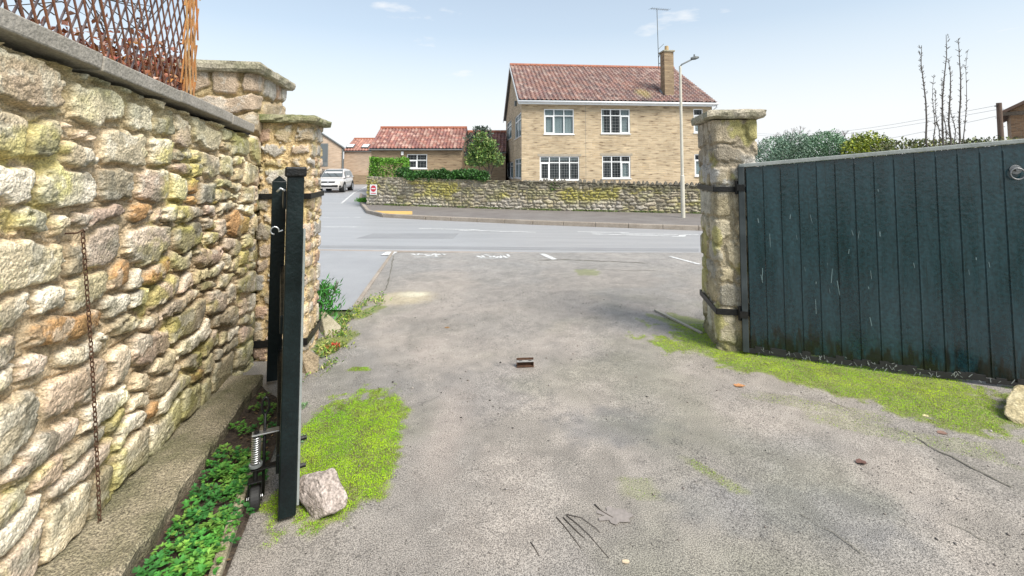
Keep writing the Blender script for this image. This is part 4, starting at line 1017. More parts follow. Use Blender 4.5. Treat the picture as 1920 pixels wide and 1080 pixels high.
leaf(838, 615, .03, (.22, .12, .04), 'small brown leaf on the drive between stop and left pillar')
leaf(1155, 968, .095, (.21, .185, .17), 'large flattened purplish grey leaf near the twigs', curl=.02, lobes=7)
leaf(1322, 578, .03, (.28, .10, .05), 'tiny reddish leaf on the drive left of the right pillar')
leaf(884, 1035, .0, (.2, .2, .2), '') if False else None
leaf(1735, 781, .025, (.50, .42, .26), 'pale straw coloured leaf on the right moss strip', lobes=1)
leaf(1172, 1055, .018, (.48, .38, .26), 'small pale leaf at the bottom right of the twigs', lobes=1)
# twigs
def twig(pts, r, label, m='bark', name='twig', grp='twigs on the drive'):
    b = B(); b.tube([Vector(G(x, y)) + Vector((0, 0, r * 1.0 + .002)) for x, y in pts], [r * (1 - .5 * i / len(pts)) for i in range(len(pts))], 6)
    return tag(b.build(name, M[m], smooth=True), label, 'twig', grp)
M['darktwig'] = mat('wet dark twig', (.07, .06, .05), (.12, .10, .085), 30, .6)
twig([(1043, 971), (1060, 990), (1078, 1014), (1090, 1030)], .0022, 'dark twig, leftmost of the long parallel bunch near the bottom', 'darktwig')
twig([(1056, 972), (1072, 988), (1088, 1004), (1096, 1010)], .0025, 'dark twig, second from left in the parallel bunch near the bottom', 'darktwig')
twig([(1062, 968), (1084, 985), (1104, 1004), (1142, 1048)], .0021, 'longest dark twig of the parallel bunch near the bottom', 'darktwig')
twig([(1062, 966), (1090, 972), (1118, 992), (1125, 1000)], .0019, 'dark twig, rightmost and bent, in the parallel bunch near the bottom', 'darktwig')
twig([(995, 1018), (1003, 1030), (1011, 1044)], .0024, 'short dark twig left of the parallel bunch', 'darktwig')
twig([(1115, 947), (1128, 960), (1142, 968), (1150, 972)], .0028, 'short dark twig touching the large flattened leaf', 'darktwig')
twig([(1555, 752), (1578, 762), (1600, 773)], .002, 'thin pale straw on the drive below the moss strip', 'channel')
b = B(); a = Vector(G(1228, 583)); c = Vector(G(1316, 627)); b.bar((a.x, a.y, .012), (c.x, c.y, .012), .028, .02)
tag(b.build('timber_strip', mat('pale weathered batten', (.30, .27, .22), (.48, .44, .36), 10, .85, bump=.5, streak=(1, 8, 8)), bevel=.003), 'thin pale weathered batten lying on the drive toward the right pillar', 'batten')

# cracks and joints in the tarmac
M['crack'] = mat('dirty crack', (.10, .095, .08), (.18, .165, .13), 20, .95)
def crack(pts, w, seed, m='crack'):
    rr = random.Random(seed); P_ = []
    for i in range(len(pts) - 1):
        a, c = Vector(G(*pts[i])), Vector(G(*pts[i + 1])); n_ = max(3, int((c - a).length / .05))
        for k in range(n_): P_.append(a.lerp(c, k / n_) + Vector((rr.uniform(-1, 1), rr.uniform(-1, 1), 0)) * .012)
    b = B(); vs = []; fs = []
    for i, p_ in enumerate(P_):
        d = (P_[min(i + 1, len(P_) - 1)] - P_[max(i - 1, 0)]).normalized(); n_ = Vector((-d.y, d.x, 0)) * w * rr.uniform(.15, 1)
        zz = .003 + float((fbm(np.array([p_.x * 1.2]), np.array([p_.y * 1.2]), 5, 3)[0] - .5) * .012 + .002)
        vs += [(*(p_ + n_).xy, zz), (*(p_ - n_).xy, zz)]
    for i in range(len(P_) - 1): fs.append((2 * i, 2 * i + 1, 2 * i + 3, 2 * i + 2))
    b.add(vs, fs); tag(b.build('tarmac_crack', M[m]), kind='structure')
crack([(1010, 488), (1060, 487), (1110, 489), (1160, 491), (1225, 494)], .022, 1)
crack([(738, 480), (733, 505), (725, 540), (712, 566)], .012, 2)
crack([(1700, 812), (1745, 838), (1800, 868), (1860, 898), (1915, 925)], .007, 3)
crack([(1500, 960), (1560, 1000), (1610, 1030), (1650, 1078)], .003, 4)
crack([(1780, 985), (1840, 1010), (1900, 1040)], .004, 5)
crack([(820, 745), (790, 760), (760, 768)], .002, 6)
crack([(1125, 505), (1180, 508), (1240, 506)], .008, 7)
# plants at the slim pillar
n = 620; t = rng.random(n); a0 = np.array(G(603, 578)); 
cx = -2.02 + .03; cy = 5.0
base_ = np.array([cx, cy, 0.0])
C0 = base_ + np.stack([rng.normal(0, .07, n), rng.normal(0, .10, n), rng.uniform(0.05, .42, n)], 1)
D = unit(np.stack([rng.normal(.15, .6, n), rng.normal(0, .6, n), rng.uniform(.2, 1.1, n)], 1)); Nn = unit(np.cross(D, rng.normal(size=(n, 3))))
me = leafmesh('sp', C0, D, Nn, rng.uniform(.05, .10, n), .014, np.array((.035, .17, .02)) * rng.uniform(.6, 1.7, (n, 1)), .1)
root = empty('leafy_plant', (cx, cy, 0), 'narrow leaved bright green plant growing beside the slim left pillar at the footway', 'plant')
link('leaves', me, M['leaf'], root)
b = B()
for k in range(9): b.tube([(cx + rng.normal(0, .03), cy + rng.normal(0, .04), -.02), (cx + rng.normal(0, .06), cy + rng.normal(0, .08), .42)], .005, 5)
b.build('stems', M['bark'], root)
# weeds
n = 2600; tt = rng.random(n); wa = np.array(G(600, 690)[:2]); wb = np.array(G(705, 565)[:2]); wc = np.array(G(640, 610)[:2])
pos = np.where((tt < .5)[:, None], wa + (wc - wa) * (tt * 2)[:, None], wc + (wb - wc) * ((tt - .5) * 2)[:, None]) + np.stack([rng.normal(0, .07, n), rng.normal(0, .13, n)], 1)
kp_ = fbm(pos[:, 0] * 6, pos[:, 1] * 6, 210, 3) > .45; pos = pos[kp_]; n = len(pos)
D = unit(np.stack([rng.normal(0, .8, n), rng.normal(0, .8, n), rng.uniform(.1, 1, n)], 1)); Nn = unit(np.cross(D, rng.normal(size=(n, 3))) + (0, 0, .5))
col = np.array([(.13, .22, .03), (.26, .32, .04), (.07, .15, .02), (.34, .33, .10)])[rng.integers(0, 4, n)] * rng.uniform(.7, 1.3, (n, 1))
me = leafmesh('wd', np.column_stack([pos, rng.uniform(0, .03, n)]), D, Nn, rng.uniform(.02, .05, n), rng.uniform(.008, .018, n), col, .15)
tag(link('weeds', me, M['leaf']), 'low straggling weeds along the left margin of the drive by the slim pillar', 'weeds', kind='stuff')
n = 40; g = G(627, 655); C0 = np.array(g) + np.stack([rng.normal(0, .03, n), rng.normal(0, .03, n), rng.uniform(.01, .04, n)], 1); D = randdir(n); D[:, 2] = abs(D[:, 2]); Nn = unit(np.cross(D, rng.normal(size=(n, 3))))
me = leafmesh('rl', C0, D, Nn, .04, .014, np.array((.45, .04, .02)) * rng.uniform(.6, 1.3, (n, 1)), .1)
tag(link('red_leaved_plant', me, M['leaf']), 'tiny red leaved plant among the weeds at the slim pillar foot', 'plant')
n = 60
for (px, py, lb) in ((560, 830, 'small pale green weed growing close against the open gate edge'), (570, 762, 'small pale green weed beyond the rock at the gate edge')):
    g = G(px, py); C0 = np.array(g) + np.stack([rng.normal(0, .015, n), rng.normal(0, .02, n), rng.uniform(.003, .015, n)], 1); a = rng.uniform(0, 6.283, n)
    D = unit(np.stack([np.cos(a), np.sin(a), rng.uniform(.05, .6, n)], 1)); Nn = unit(np.stack([-D[:, 0] * .3, -D[:, 1] * .3, np.ones(n)], 1))
    me = leafmesh('wl', C0, D, Nn, rng.uniform(.015, .035, n), .007, np.array((.17, .30, .13)) * rng.uniform(.7, 1.3, (n, 1)), .1)
    tag(link('weed', me, M['leaf']), lb, 'weed')

# ================================================================ ROADSIDE WALL
PAL_R = [(.38, .33, .25), (.42, .37, .29), (.33, .30, .23), (.46, .42, .35), (.36, .31, .20), (.40, .35, .22), (.28, .25, .19)]
root = empty('roadside_wall', (wallM.x, wallM.y, .1), 'long low lichen covered rubble wall across the road with a jagged crest', 'wall')
line = [wallL, wallM, wallR, wallE]
tops = [P(690, 331, wallL.y)[2], P(950, 340, 17.4)[2], P(1310, 347, wallR.y)[2], P(1310, 347, wallR.y)[2]]
tot = 0; segs = []
for i in range(3): segs.append((line[i], line[i + 1], tops[i], tops[i + 1], tot)); tot += (line[i + 1] - line[i]).length
res = .026; vis = 22
U = np.arange(0, vis, res); V = np.arange(0, 1.0001, res / 1.25)
Hh, C, st, UU, VV = rubble(U, V, .25, .105, 44, relief=.05, mort=.02, pal=PAL_R, mcol=(.37, .33, .26), facet=.3)
nn1 = fbm(UU * .8, VV * 2.2, 411, 5); nn2 = fbm(UU * 3, VV * 5, 412, 5)
C = stain(C, sst(.50, .62, nn1) * sst(.2, .45, VV) * sst(1.0, .8, VV) * .75, (.40, .36, .06))
C = stain(C, sst(.52, .66, nn2) * .5, (.30, .29, .12))
C = stain(C, sst(.45, .2, VV + (nn2 - .5) * .5) * sst(.42, .55, fbm(UU * 1.1, VV, 415, 3)) * .65, (.52, .48, .44))
C = stain(C, sst(.66, .92, VV + (nn2 - .5) * .35) * sst(4.5, 8, UU) * .8, (.115, .105, .08))
C = stain(C, sst(.10, .0, VV + (nn2 - .5) * .15) * .7, (.13, .16, .04))
PXY = np.zeros((len(U), 2)); NXY = np.zeros((len(U), 2)); TT = np.zeros(len(U))
for i, u in enumerate(U):
    for a, c, t0, t1, s0 in segs:
        L = (c - a).length
        if u <= s0 + L or a is segs[-1][0]:
            q = (u - s0) / L; p_ = a.lerp(c, q); d = (c - a).normalized(); PXY[i] = p_; NXY[i] = (d.y, -d.x); TT[i] = t0 + (t1 - t0) * min(q, 1); break
TT += (fbm(U * .5, U * 0, 77, 3) - .5) * .05
Vx = np.stack([PXY[:, 0][:, None] + NXY[:, 0][:, None] * Hh, PXY[:, 1][:, None] + NXY[:, 1][:, None] * Hh, .08 + VV * (TT[:, None] - .08)], -1).reshape(-1, 3)
link('rubble_face', npmesh('rf', Vx, grid_faces(len(U), len(V)), C.reshape(-1, 3), True), M['stone_far'], root)
b = B()
for a, c, t0, t1, s0 in segs:
    d = (c - a).normalized(); n_ = Vector((d.y, -d.x)); a_ = a - n_ * .205; c_ = c - n_ * .205 
    k_ = [(a - n_ * .01), (c - n_ * .01), (c - n_ * .38), (a - n_ * .38)]
    vs = [(*k_[0], 0), (*k_[1], 0), (*k_[2], 0), (*k_[3], 0), (*k_[0], t0 - .012), (*k_[1], t1 - .012), (*k_[2], t1 - .012), (*k_[3], t0 - .012)]
    b.add(vs, [(0, 3, 2, 1), (4, 5, 6, 7), (0, 1, 5, 4), (1, 2, 6, 5), (2, 3, 7, 6), (3, 0, 4, 7)])
# return wall along the side road
rA = wallL + Vector((.0, .0)); rB = Vector(P(698, 330, 34)[:2]); d = (rB - rA).normalized(); n_ = Vector((d.y, -d.x))
k_ = [rA + Vector((.02, .02)), rB, rB + n_ * .38, rA + n_ * .38 + Vector((.02, .05))]
b.add([(*k_[0], 0), (*k_[1], 0), (*k_[2], 0), (*k_[3], 0), (*k_[0], tops[0] - .02), (*k_[1], tops[0]), (*k_[2], tops[0]), (*k_[3], tops[0] - .02)], [(0, 3, 2, 1), (4, 5, 6, 7), (0, 1, 5, 4), (1, 2, 6, 5), (2, 3, 7, 6), (3, 0, 4, 7)])
b.build('wall_core', mat('rubble core', (.27, .25, .18), (.38, .34, .25), 9, .95, bump=1, bscale=15), root)
# crest of upright stones
b = B(); cc = []; rr = random.Random(5); s_ = 7.0
while s_ < 21.5:
    i = min(int(s_ / res), len(U) - 1); p_ = PXY[i]; nv = NXY[i]; w = rr.uniform(.08, .15); h = rr.uniform(.07, .16) if s_ > 7.6 else .06
    d = np.array((-nv[1], nv[0])); z0 = TT[i] - .02
    c0_ = p_ - nv * .06
    vs = []
    for (uu, ww, zz) in ((-.5, -.05, 0), (.5, -.05, 0), (.5, .3, 0), (-.5, .3, 0), (-.38, .0, .55), (.36, .0, .6), (.34, .22, .6), (-.36, .22, .55), (rr.uniform(-.15, .15), .05, 1), (rr.uniform(-.15, .15), .18, 1)):
        q = c0_ + d * uu * w - nv * (ww); vs.append((q[0], q[1], z0 + zz * h))
    b.add(vs, [(0, 1, 5, 4), (1, 2, 6, 5), (2, 3, 7, 6), (3, 0, 4, 7), (4, 5, 8), (6, 7, 9), (5, 6, 9, 8), (7, 4, 8, 9), (3, 2, 1, 0)]); s_ += w * rr.uniform(1.0, 1.5)
b.build('crest_stones', mat('dark crest stones', (.075, .07, .055), (.17, .15, .12), 8, .95, bump=1, bscale=20), root, bevel=.012)

n = 2600; t = rng.random(n) * 17; idx = np.clip((t / res).astype(int), 0, len(U) - 1); C0 = np.column_stack([PXY[idx] + NXY[idx] * (.05 + .06 * rng.random((n, 1))), np.full(n, .10)])
kk = fbm(t * 1.3, t * 0, 503, 4) > .48; C0 = C0[kk]; n = len(C0); D = unit(np.stack([rng.normal(0, .5, n), rng.normal(0, .5, n), np.ones(n)], 1)); Nn = unit(np.cross(D, rng.normal(size=(n, 3))))
tag(link('wall_foot_weeds', leafmesh('wf', C0, D, Nn, rng.uniform(.03, .11, n), .02, np.array((.12, .17, .04)) * rng.uniform(.6, 1.4, (n, 1)), .1), M['leaf']), 'thin green weeds along the foot of the roadside wall', 'weeds', kind='stuff')
# sign on the wall
wdir = (wallM - wallL).normalized(); wn_ = Vector((wdir.y, -wdir.x, 0)); 
def onplane(px, py, p0, n):
    d = Vector(ray(px, py)); o = Vector((0, 0, CAMZ)); t = n.dot(Vector(p0) - o) / n.dot(d); return o + d * t
p0s = Vector((wallL.x, wallL.y, 0)) + wn_ * .075
s0 = onplane(693.5, 365, p0s, wn_); s1 = onplane(707, 346, p0s, wn_); sc = (s0 + s1) / 2; sw = abs((s1 - s0).dot(Vector((*wdir, 0)))); sh = abs(s1.z - s0.z)
root = empty('road_sign', sc, 'small white plate with a red disc sign fixed to the corner of the roadside wall', 'sign')
mr_ = Matrix.Translation(sc) @ Matrix.Rotation(math.atan2(wdir.y, wdir.x), 4, 'Z')
M['signwhite'] = mat('white sign plate', (.75, .75, .74), (.8, .8, .8), 3, .4); M['signred'] = mat('red sign face', (.50, .03, .05), (.58, .05, .07), 3, .4)
b = B(mr_); b.box((0, 0, 0), (sw, .012, sh)); b.build('plate', M['signwhite'], root)
b = B(mr_); b.cyl((0, -.006, sh * .1), (0, -.0095, sh * .1), sw * .38, n=32); b.build('red_disc', M['signred'], root)
b = B(mr_); b.box((0, -.0105, sh * .1), (sw * .56, .002, sw * .12)); b.build('white_bar', M['signwhite'], root)
b = B(mr_); b.box((0, -.008, -sh * .36), (sw * .74, .002, sh * .07)); b.build('red_bar', M['signred'], root)

# ================================================================ FOLIAGE
def crown(name, blobs, n, ls, pal, seed, squash=1.0, up=.2, shell=.55):
    r_ = np.random.default_rng(seed); vol = np.array([b_[3] * b_[4] * b_[5] for b_ in blobs]); pk = r_.choice(len(blobs), n, p=vol / vol.sum())
    bl = fnum(blobs)[pk]; d = unit(r_.normal(size=(n, 3))); rad = shell + (1 - shell) * r_.random(n) ** .6
    ln = fbm(d[:, 0] * 3 + pk, d[:, 1] * 3 + d[:, 2] * 3, seed, 3) * .5 + .72
    C0 = bl[:, :3] + d * bl[:, 3:6] * (rad * ln)[:, None]
    dd = unit(d * .6 + r_.normal(size=(n, 3)) * .8 + (0, 0, up)); Nn = unit(np.cross(dd, r_.normal(size=(n, 3))))
    L = ls * r_.uniform(.6, 1.4, n); pal = fnum(pal); col = pal[r_.integers(0, len(pal), n)]
    cl = fbm(C0[:, 0] * 2.2 + 3, C0[:, 2] * 2.2 + C0[:, 1], seed + 5, 3)[:, None]
    col = col * (.55 + .9 * cl) * r_.uniform(.75, 1.3, (n, 1))
    return leafmesh(name, C0, dd, Nn, L, L * .55, col, .15)
def plant(name, blobs, n, ls, pal, seed, label, cat, trunk=None, **k):
    zc_ = min(b_[2] - b_[5] for b_ in blobs); root = empty(name, (blobs[0][0], blobs[0][1], 0), label, cat)
    link('crown' if cat == 'tree' else 'foliage', crown(name, blobs, n, ls, pal, seed, **k), M['leaf'], root)
    b = B()
    for (pts, r0) in (trunk or []): b.tube(pts, [r0 * (1 - .7 * i / (len(pts) - 1)) for i in range(len(pts))], 7)
    if trunk: b.build('trunk' if cat == 'tree' else 'stems', M['bark'], root, smooth=True)
    return root
# clipped hedge above wall
hy = 20.4; p0 = P(688, 330, hy); p1 = P(752, 297, hy)
n = 9000; r_ = np.random.default_rng(5); u = r_.random((n, 3)); face = r_.integers(0, 3, n)
hx = [p0[0], p1[0] + .1]; hz = [1.0, p1[2]]
u[face == 0, 1] = r_.random((face == 0).sum()) * .15; u[face == 1, 2] = 1 - r_.random((face == 1).sum()) * .15; u[face == 2, 0] = np.where(r_.random((face == 2).sum()) < .5, .03, .97)
C0 = np.stack([hx[0] + (hx[1] - hx[0]) * u[:, 0], hy + .1 + 1.1 * u[:, 1], hz[0] + (hz[1] - hz[0]) * u[:, 2]], 1)
C0 += (fbm(C0[:, 0] * 3, C0[:, 2] * 3 + C0[:, 1] * 2, 9, 3)[:, None] - .5) * .22 + r_.normal(0, .02, (n, 3))
D = randdir(n); Nn = unit(np.cross(D, rng.normal(size=(n, 3)))); col = np.array([(.10, .26, .02), (.16, .34, .03), (.06, .17, .015)])[r_.integers(0, 3, n)] * r_.uniform(.7, 1.3, (n, 1))
root = empty('clipped_hedge', (hx[0], hy, 1), 'bright green box clipped hedge above the corner of the roadside wall', 'hedge')
link('foliage', leafmesh('h', C0, D, Nn, r_.uniform(.05, .09, n), .045, col, .15), M['leaf'], root)
# ivy along the wall top
bl = []
for i in range(17):
    px = 752 + i * 9.6; yy = 19.3 - i * .09; py = 326 + 5 * (i / 17) + random.uniform(-3, 3); p_ = P(px, py, yy); bl.append((*p_, .22, .20, .16 + .05 * random.random()))
for px, py in ((770, 330), (870, 333), (905, 336), (830, 330)): bl.append((*P(px, py, 18.6), .3, .15, .18))
r0_ = plant('ivy', bl, 9500, .085, [(.035, .11, .02), (.05, .15, .025), (.025, .075, .015)], 15, 'dark green ivy spilling over the top of the roadside wall below the bungalow', 'ivy')
# tree by the bungalow
ty = 20.5; q = lambda px, py: P(px, py, ty)
bl = [(*q(905, 290), .50, .55, .50), (*q(885, 300), .35, .4, .35), (*q(930, 298), .38, .4, .32), (*q(903, 262), .34, .35, .36), (*q(890, 278), .35, .35, .3), (*q(918, 275), .38, .35, .36)]
g_ = q(918, 350)
plant('garden_tree', bl, 4300, .10, [(.09, .19, .04), (.16, .24, .05), (.05, .12, .03), (.20, .26, .07)], 21, 'small round green tree between the bungalow and the brick house', 'tree',
      [([(g_[0], ty, 0), (g_[0] + .02, ty, 1.3), (g_[0] - .1, ty, 2.2), (g_[0] - .3, ty, 2.9)], .06), ([(g_[0], ty, 1.2), (g_[0] + .3, ty, 2.1), (g_[0] + .5, ty, 2.5)], .03), ([(g_[0], ty, 1.4), (g_[0] - .7, ty, 2.2)], .03)], shell=.25)
bl = [(*P(900, 244, 21.6), .36, .35, .22), (*P(885, 262, 21.6), .35, .35, .35), (*P(912, 250, 21.6), .3, .3, .28), (*P(880, 285, 21.6), .32, .3, .35)]
plant('garden_shrub', bl, 1000, .11, [(.06, .09, .06), (.10, .13, .10), (.04, .06, .035)], 22, 'sparse grey green shrub poking up behind the small round tree', 'shrub', [([(g_[0] - .4, 21.6, 0), (g_[0] - .5, 21.6, 1.6), (g_[0] - .45, 21.6, 3.2)], .05), ([(g_[0] - .4, 21.6, 1.2), (g_[0] - .8, 21.6, 2.6)], .03)], shell=.2)
# grass tuft at the kerb corner
n = 900; g = P(681, 382, 21.2); C0 = np.array((g[0], 21.2, .08)) + np.stack([rng.normal(0, .12, n), rng.normal(0, .2, n), rng.uniform(0, .08, n)], 1); D = unit(np.stack([rng.normal(0, .4, n), rng.normal(0, .4, n), np.ones(n)], 1)); Nn = unit(np.cross(D, rng.normal(size=(n, 3))))
tag(link('grass', leafmesh('g', C0, D, Nn, rng.uniform(.08, .2, n), .02, np.array((.08, .26, .02)) * rng.uniform(.7, 1.4, (n, 1)), .1), M['leaf']), 'tuft of green grass at the kerb by the corner of the roadside wall', 'grass', kind='stuff')
# weeds at wall foot and on wall
bl = [(*P(1040, 350, wallM.y - .15), .15, .05, .12)]
plant('wall_fern', bl, 160, .09, [(.08, .16, .03)], 29, 'small green tuft growing from the crest of the roadside wall', 'plant')

# shrubs beyond the right gate
def shrub(pxs, Y, n, ls, pal, seed, label, name, cat='shrub', **k):
    bl = [(*P(px, py, Y), rx, rx, rz) for px, py, rx, rz in pxs]; x0 = bl[0][0]; bl += [(b_[0], b_[1] + .15, b_[2] * .42, b_[3] * .95, b_[4] * .9, b_[2] * .45) for b_ in bl]; n = int(n * 1.7)
    tr = [([(x0, Y, 0), (x0 + .1, Y, bl[0][2] * .6), (x0, Y, bl[0][2])], .08)]
    return plant(name, bl, n, ls, pal, seed, label, cat, tr, **k)
shrub([(1455, 285, .75, .62), (1440, 300, .5, .6), (1490, 275, .7, .6), (1480, 300, .8, .7)], 17.5, 15000, .065, [(.17, .27, .19), (.22, .32, .23), (.10, .16, .10)], 41, 'blue green conifer bush nearest the right pillar, beyond the gate', 'conifer_bush')
shrub([(1545, 275, .75, .62), (1570, 282, .55, .6), (1520, 290, .6, .7)], 17.5, 13000, .065, [(.15, .27, .16), (.20, .33, .19), (.09, .17, .09)], 42, 'greener conifer bush right of the blue green one, beyond the gate', 'conifer_bush')
shrub([(1630, 272, .62, .5), (1605, 282, .5, .5), (1655, 280, .4, .4)], 16.5, 4200, .10, [(.24, .30, .03), (.33, .36, .04), (.14, .20, .03)], 43, 'yellow green leafy shrub in the middle behind the gate', 'yellow_shrub', shell=.25)
shrub([(1700, 278, .7, .36), (1740, 277, .6, .3), (1660, 285, .5, .3), (1790, 275, .7, .28), (1850, 272, .7, .26), (1900, 270, .5, .24)], 15.5, 7000, .09, [(.13, .17, .04), (.20, .20, .05), (.10, .10, .05), (.06, .08, .03)], 44, 'low ragged mixed hedge stretching right behind the gate', 'ragged_hedge', 'hedge', shell=.2)
# bare winter trees
def bare(px, py_top, Y, h, seed, label, spread=.9):
    rr = random.Random(seed); p_ = P(px, py_top, Y); x0, zt = p_[0], p_[2]; b = B(); tr = B()
    tr.tube([(x0, Y, 0), (x0 + .05, Y, zt - h * .8), (x0, Y, zt - h * .45)], [.16, .10, .05], 7)
    def br(p, d, L, r, dep):
        q = p + d * L; b.tube([p, p + d * L * .5 + Vector((rr.uniform(-.03, .03), 0, .02)) * L, q], [r, r * .8, r * .55], 4)
        if dep:
            for _ in range(3): nd = (d + Vector((rr.uniform(-1, 1), rr.uniform(-1, 1), rr.uniform(-.2, .8))) * .7).normalized(); br(q, nd, L * .68, r * .55, dep - 1)
    for k in range(6):
        a = k / 6 * 6.283; br(Vector((x0, Y, zt - h * rr.uniform(.5, .75))), Vector((math.cos(a) * spread, math.sin(a) * spread, rr.uniform(.6, 1.2))).normalized(), h * .30, .028, 3)
    root = empty('bare_tree', (x0, Y, 0), label, 'tree', 'bare winter trees beyond the gate'); tr.build('trunk', M['bark'], root, smooth=True); b.build('branches', M['bark'], root)
bare(1483, 243, 30, 2.2, 1, 'leafless tree above the blue green bushes, left of the two')
bare(1577, 240, 30, 1.9, 2, 'leafless round headed tree above the bushes, right of the two')
# tall bare shoots
stems = [((1736, 262), (1728, 85), 1), ((1750, 262), (1752, 140), .5), ((1762, 262), (1753, 170), .6), ((1768, 262), (1774, 65), 1), ((1783, 262), (1778, 110), .8), ((1800, 262), (1797, 72), 1), ((1806, 262), (1814, 95), .5), ((1790, 262), (1782, 180), .5), ((1774, 262), (1766, 150), .6)]
root = empty('bare_shoots', (P(1770, 262, 13)[0], 13, 0), 'clump of tall thin leafless shoots rising behind the gate near the pole', 'shrub')
for i, (a, c, th) in enumerate(stems):
    Yp = 13 + (i % 3) * .2; p0 = Vector(P(*a, Yp)); p1 = Vector(P(*c, Yp)); gb = Vector((p0.x * .4 + P(1770, 262, 13)[0] * .6, Yp, 0)); b = B(); rr = random.Random(i)
    pts = [gb, p0] + [p0.lerp(p1, t) + Vector((math.sin(t * 5 + i) * .05, 0, 0)) for t in (.2, .4, .6, .8)] + [p1]
    b.tube(pts, [.028, .024, .021, .018, .014, .011, .006] if th > .7 else [.016, .013, .011, .009, .007, .005, .004], 5)
    for k in range(int(70 * th)):
        t = rr.random(); q_ = p0.lerp(p1, t) + Vector((math.sin(t * 5 + i) * .05, 0, 0)); s_ = rr.choice((-1, 1)); L_ = rr.uniform(.02, .07); b.bar(q_, q_ + Vector((s_ * L_, rr.uniform(-.04, .04), L_ * 1.1)), .010, .010)
    b.build('shoot', M['darktwig'], root)

# ================================================================ ROOF of pantiles
def pantiles(length, slope, cw, row, pal, seed, green=None, h=.045):
    """local frame: x along eaves 0..length, s up slope 0..slope, n normal -> arrays (x,s,n), faces, colours"""
    nc = max(1, int(round(length / cw))); cw = length / nc; nr = max(1, int(round(slope / row))); row = slope / nr; k = 6
    xs = np.linspace(0, length, nc * k + 1); ss = []
    for r_ in range(nr): ss += [r_ * row + .0005, r_ * row + row * .5, (r_ + 1) * row - .0005]
    ss = fnum(ss); fr = np.tile([0, .5, 1.0], nr); rowi = np.repeat(np.arange(nr), 3)
    Xs, Ss = np.meshgrid(xs, ss, indexing='ij'); ph = (Xs / cw) % 1
    prof = np.where(ph < .38, np.sin(ph / .38 * math.pi) * 1.0, -np.sin((ph - .38) / .62 * math.pi) * .35)
    N = prof * h * 1.25 + (1 - fr)[None] * .06 + .02
    ci = np.floor(Xs / cw - .001).astype(int); pal = fnum(pal); hh = h2(ci, np.broadcast_to(rowi[None], ci.shape) * 1.0, seed)
    C = pal[(hh * 997).astype(int) % len(pal)] * (.72 + .55 * h2(ci, np.broadcast_to(rowi[None], ci.shape) * 1.0, seed + 3))[..., None]
    C = C * (.85 + .35 * fbm(Xs * .6, Ss * .6, seed, 3))[..., None]
    if green: C = green(C, Xs, Ss)
    return Xs, Ss, N, C, grid_faces(len(xs), len(ss))
def gable_roof(root, x0, x1, y0, y1, ze, zr, pal, seed, name='roof', cw=.235, row=.30, green=None, over=.25, hov=.2):
    """local coords of root; ridge along x; front slope at y0. returns roof parts"""
    ym = (y0 + y1) / 2; sl = math.hypot(ym - (y0 - over), zr - ze); cs, sn = (ym - (y0 - over)) / sl, (zr - ze) / sl
    X, S, N, C, F = pantiles(x1 - x0 + 2 * hov, sl, cw, row, pal, seed, green)
    V1 = np.stack([x0 - hov + X, y0 - over + S * cs - N * sn, ze + S * sn + N * cs], -1).reshape(-1, 3)
    V2 = np.stack([x0 - hov + X, y1 + over - S * cs + N * sn, ze + S * sn + N * cs], -1).reshape(-1, 3)
    me = npmesh(name, np.concatenate([V1, V2]), np.concatenate([F, F + len(V1)]), np.concatenate([C.reshape(-1, 3)] * 2), False)
    ro = link(name, me, M['tile'], root, local=True)
    b = B(); t = .05       # underside slab so the roof has thickness
    for (ya, yb) in ((y0 - over, ym), (y1 + over, ym)):
        b.add([(x0 - hov, ya, ze), (x1 + hov, ya, ze), (x1 + hov, yb, zr), (x0 - hov, yb, zr), (x0 - hov, ya, ze - t), (x1 + hov, ya, ze - t), (x1 + hov, yb, zr - t), (x0 - hov, yb, zr - t)],
              [(0, 1, 2, 3), (7, 6, 5, 4), (0, 4, 5, 1), (1, 5, 6, 2), (2, 6, 7, 3), (3, 7, 4, 0)])
    b.build('roof_deck', M['lampgrey'], ro, local=True)
    b = B(); n_ = int((x1 - x0 + 2 * hov) / .45); st_ = (x1 - x0 + 2 * hov) / n_
    for i in range(n_):
        xa = x0 - hov + i * st_; b.tube([(xa, ym, zr + .04), (xa + st_ - .012, ym, zr + .045)], [.125, .12], 10)
    b.build('ridge_tiles', M['ridge'], ro, local=True, smooth=False)
    return ro

def facade(b, W, H, ops, rev=.10, y=0, flip=False, xax=True, z0=0, x0=0):
    """wall face in plane with real openings and reveals. xax: plane y=const facing -y; else plane x=const facing -x"""
    xs = sorted({x0, W} | {o[0] for o in ops} | {o[1] for o in ops}); zs = sorted({z0, H} | {o[2] for o in ops} | {o[3] for o in ops})
    def pt(u, d, z): return (u, y + d, z) if xax else (y + d, u, z)
    for i in range(len(xs) - 1):
        for j in range(len(zs) - 1):
            cx, cz = (xs[i] + xs[i + 1]) / 2, (zs[j] + zs[j + 1]) / 2
            if any(o[0] < cx < o[1] and o[2] < cz < o[3] for o in ops): continue
            b.add([pt(xs[i], 0, zs[j]), pt(xs[i + 1], 0, zs[j]), pt(xs[i + 1], 0, zs[j + 1]), pt(xs[i], 0, zs[j + 1])], [(0, 1, 2, 3)])
    for o in ops:
        a, c, e, f = o[:4]
        for (u0, w0, u1, w1) in ((a, e, c, e), (c, e, c, f), (c, f, a, f), (a, f, a, e)):
            b.add([pt(u0, 0, w0), pt(u1, 0, w1), pt(u1, rev, w1), pt(u0, rev, w0)], [(0, 1, 2, 3)])
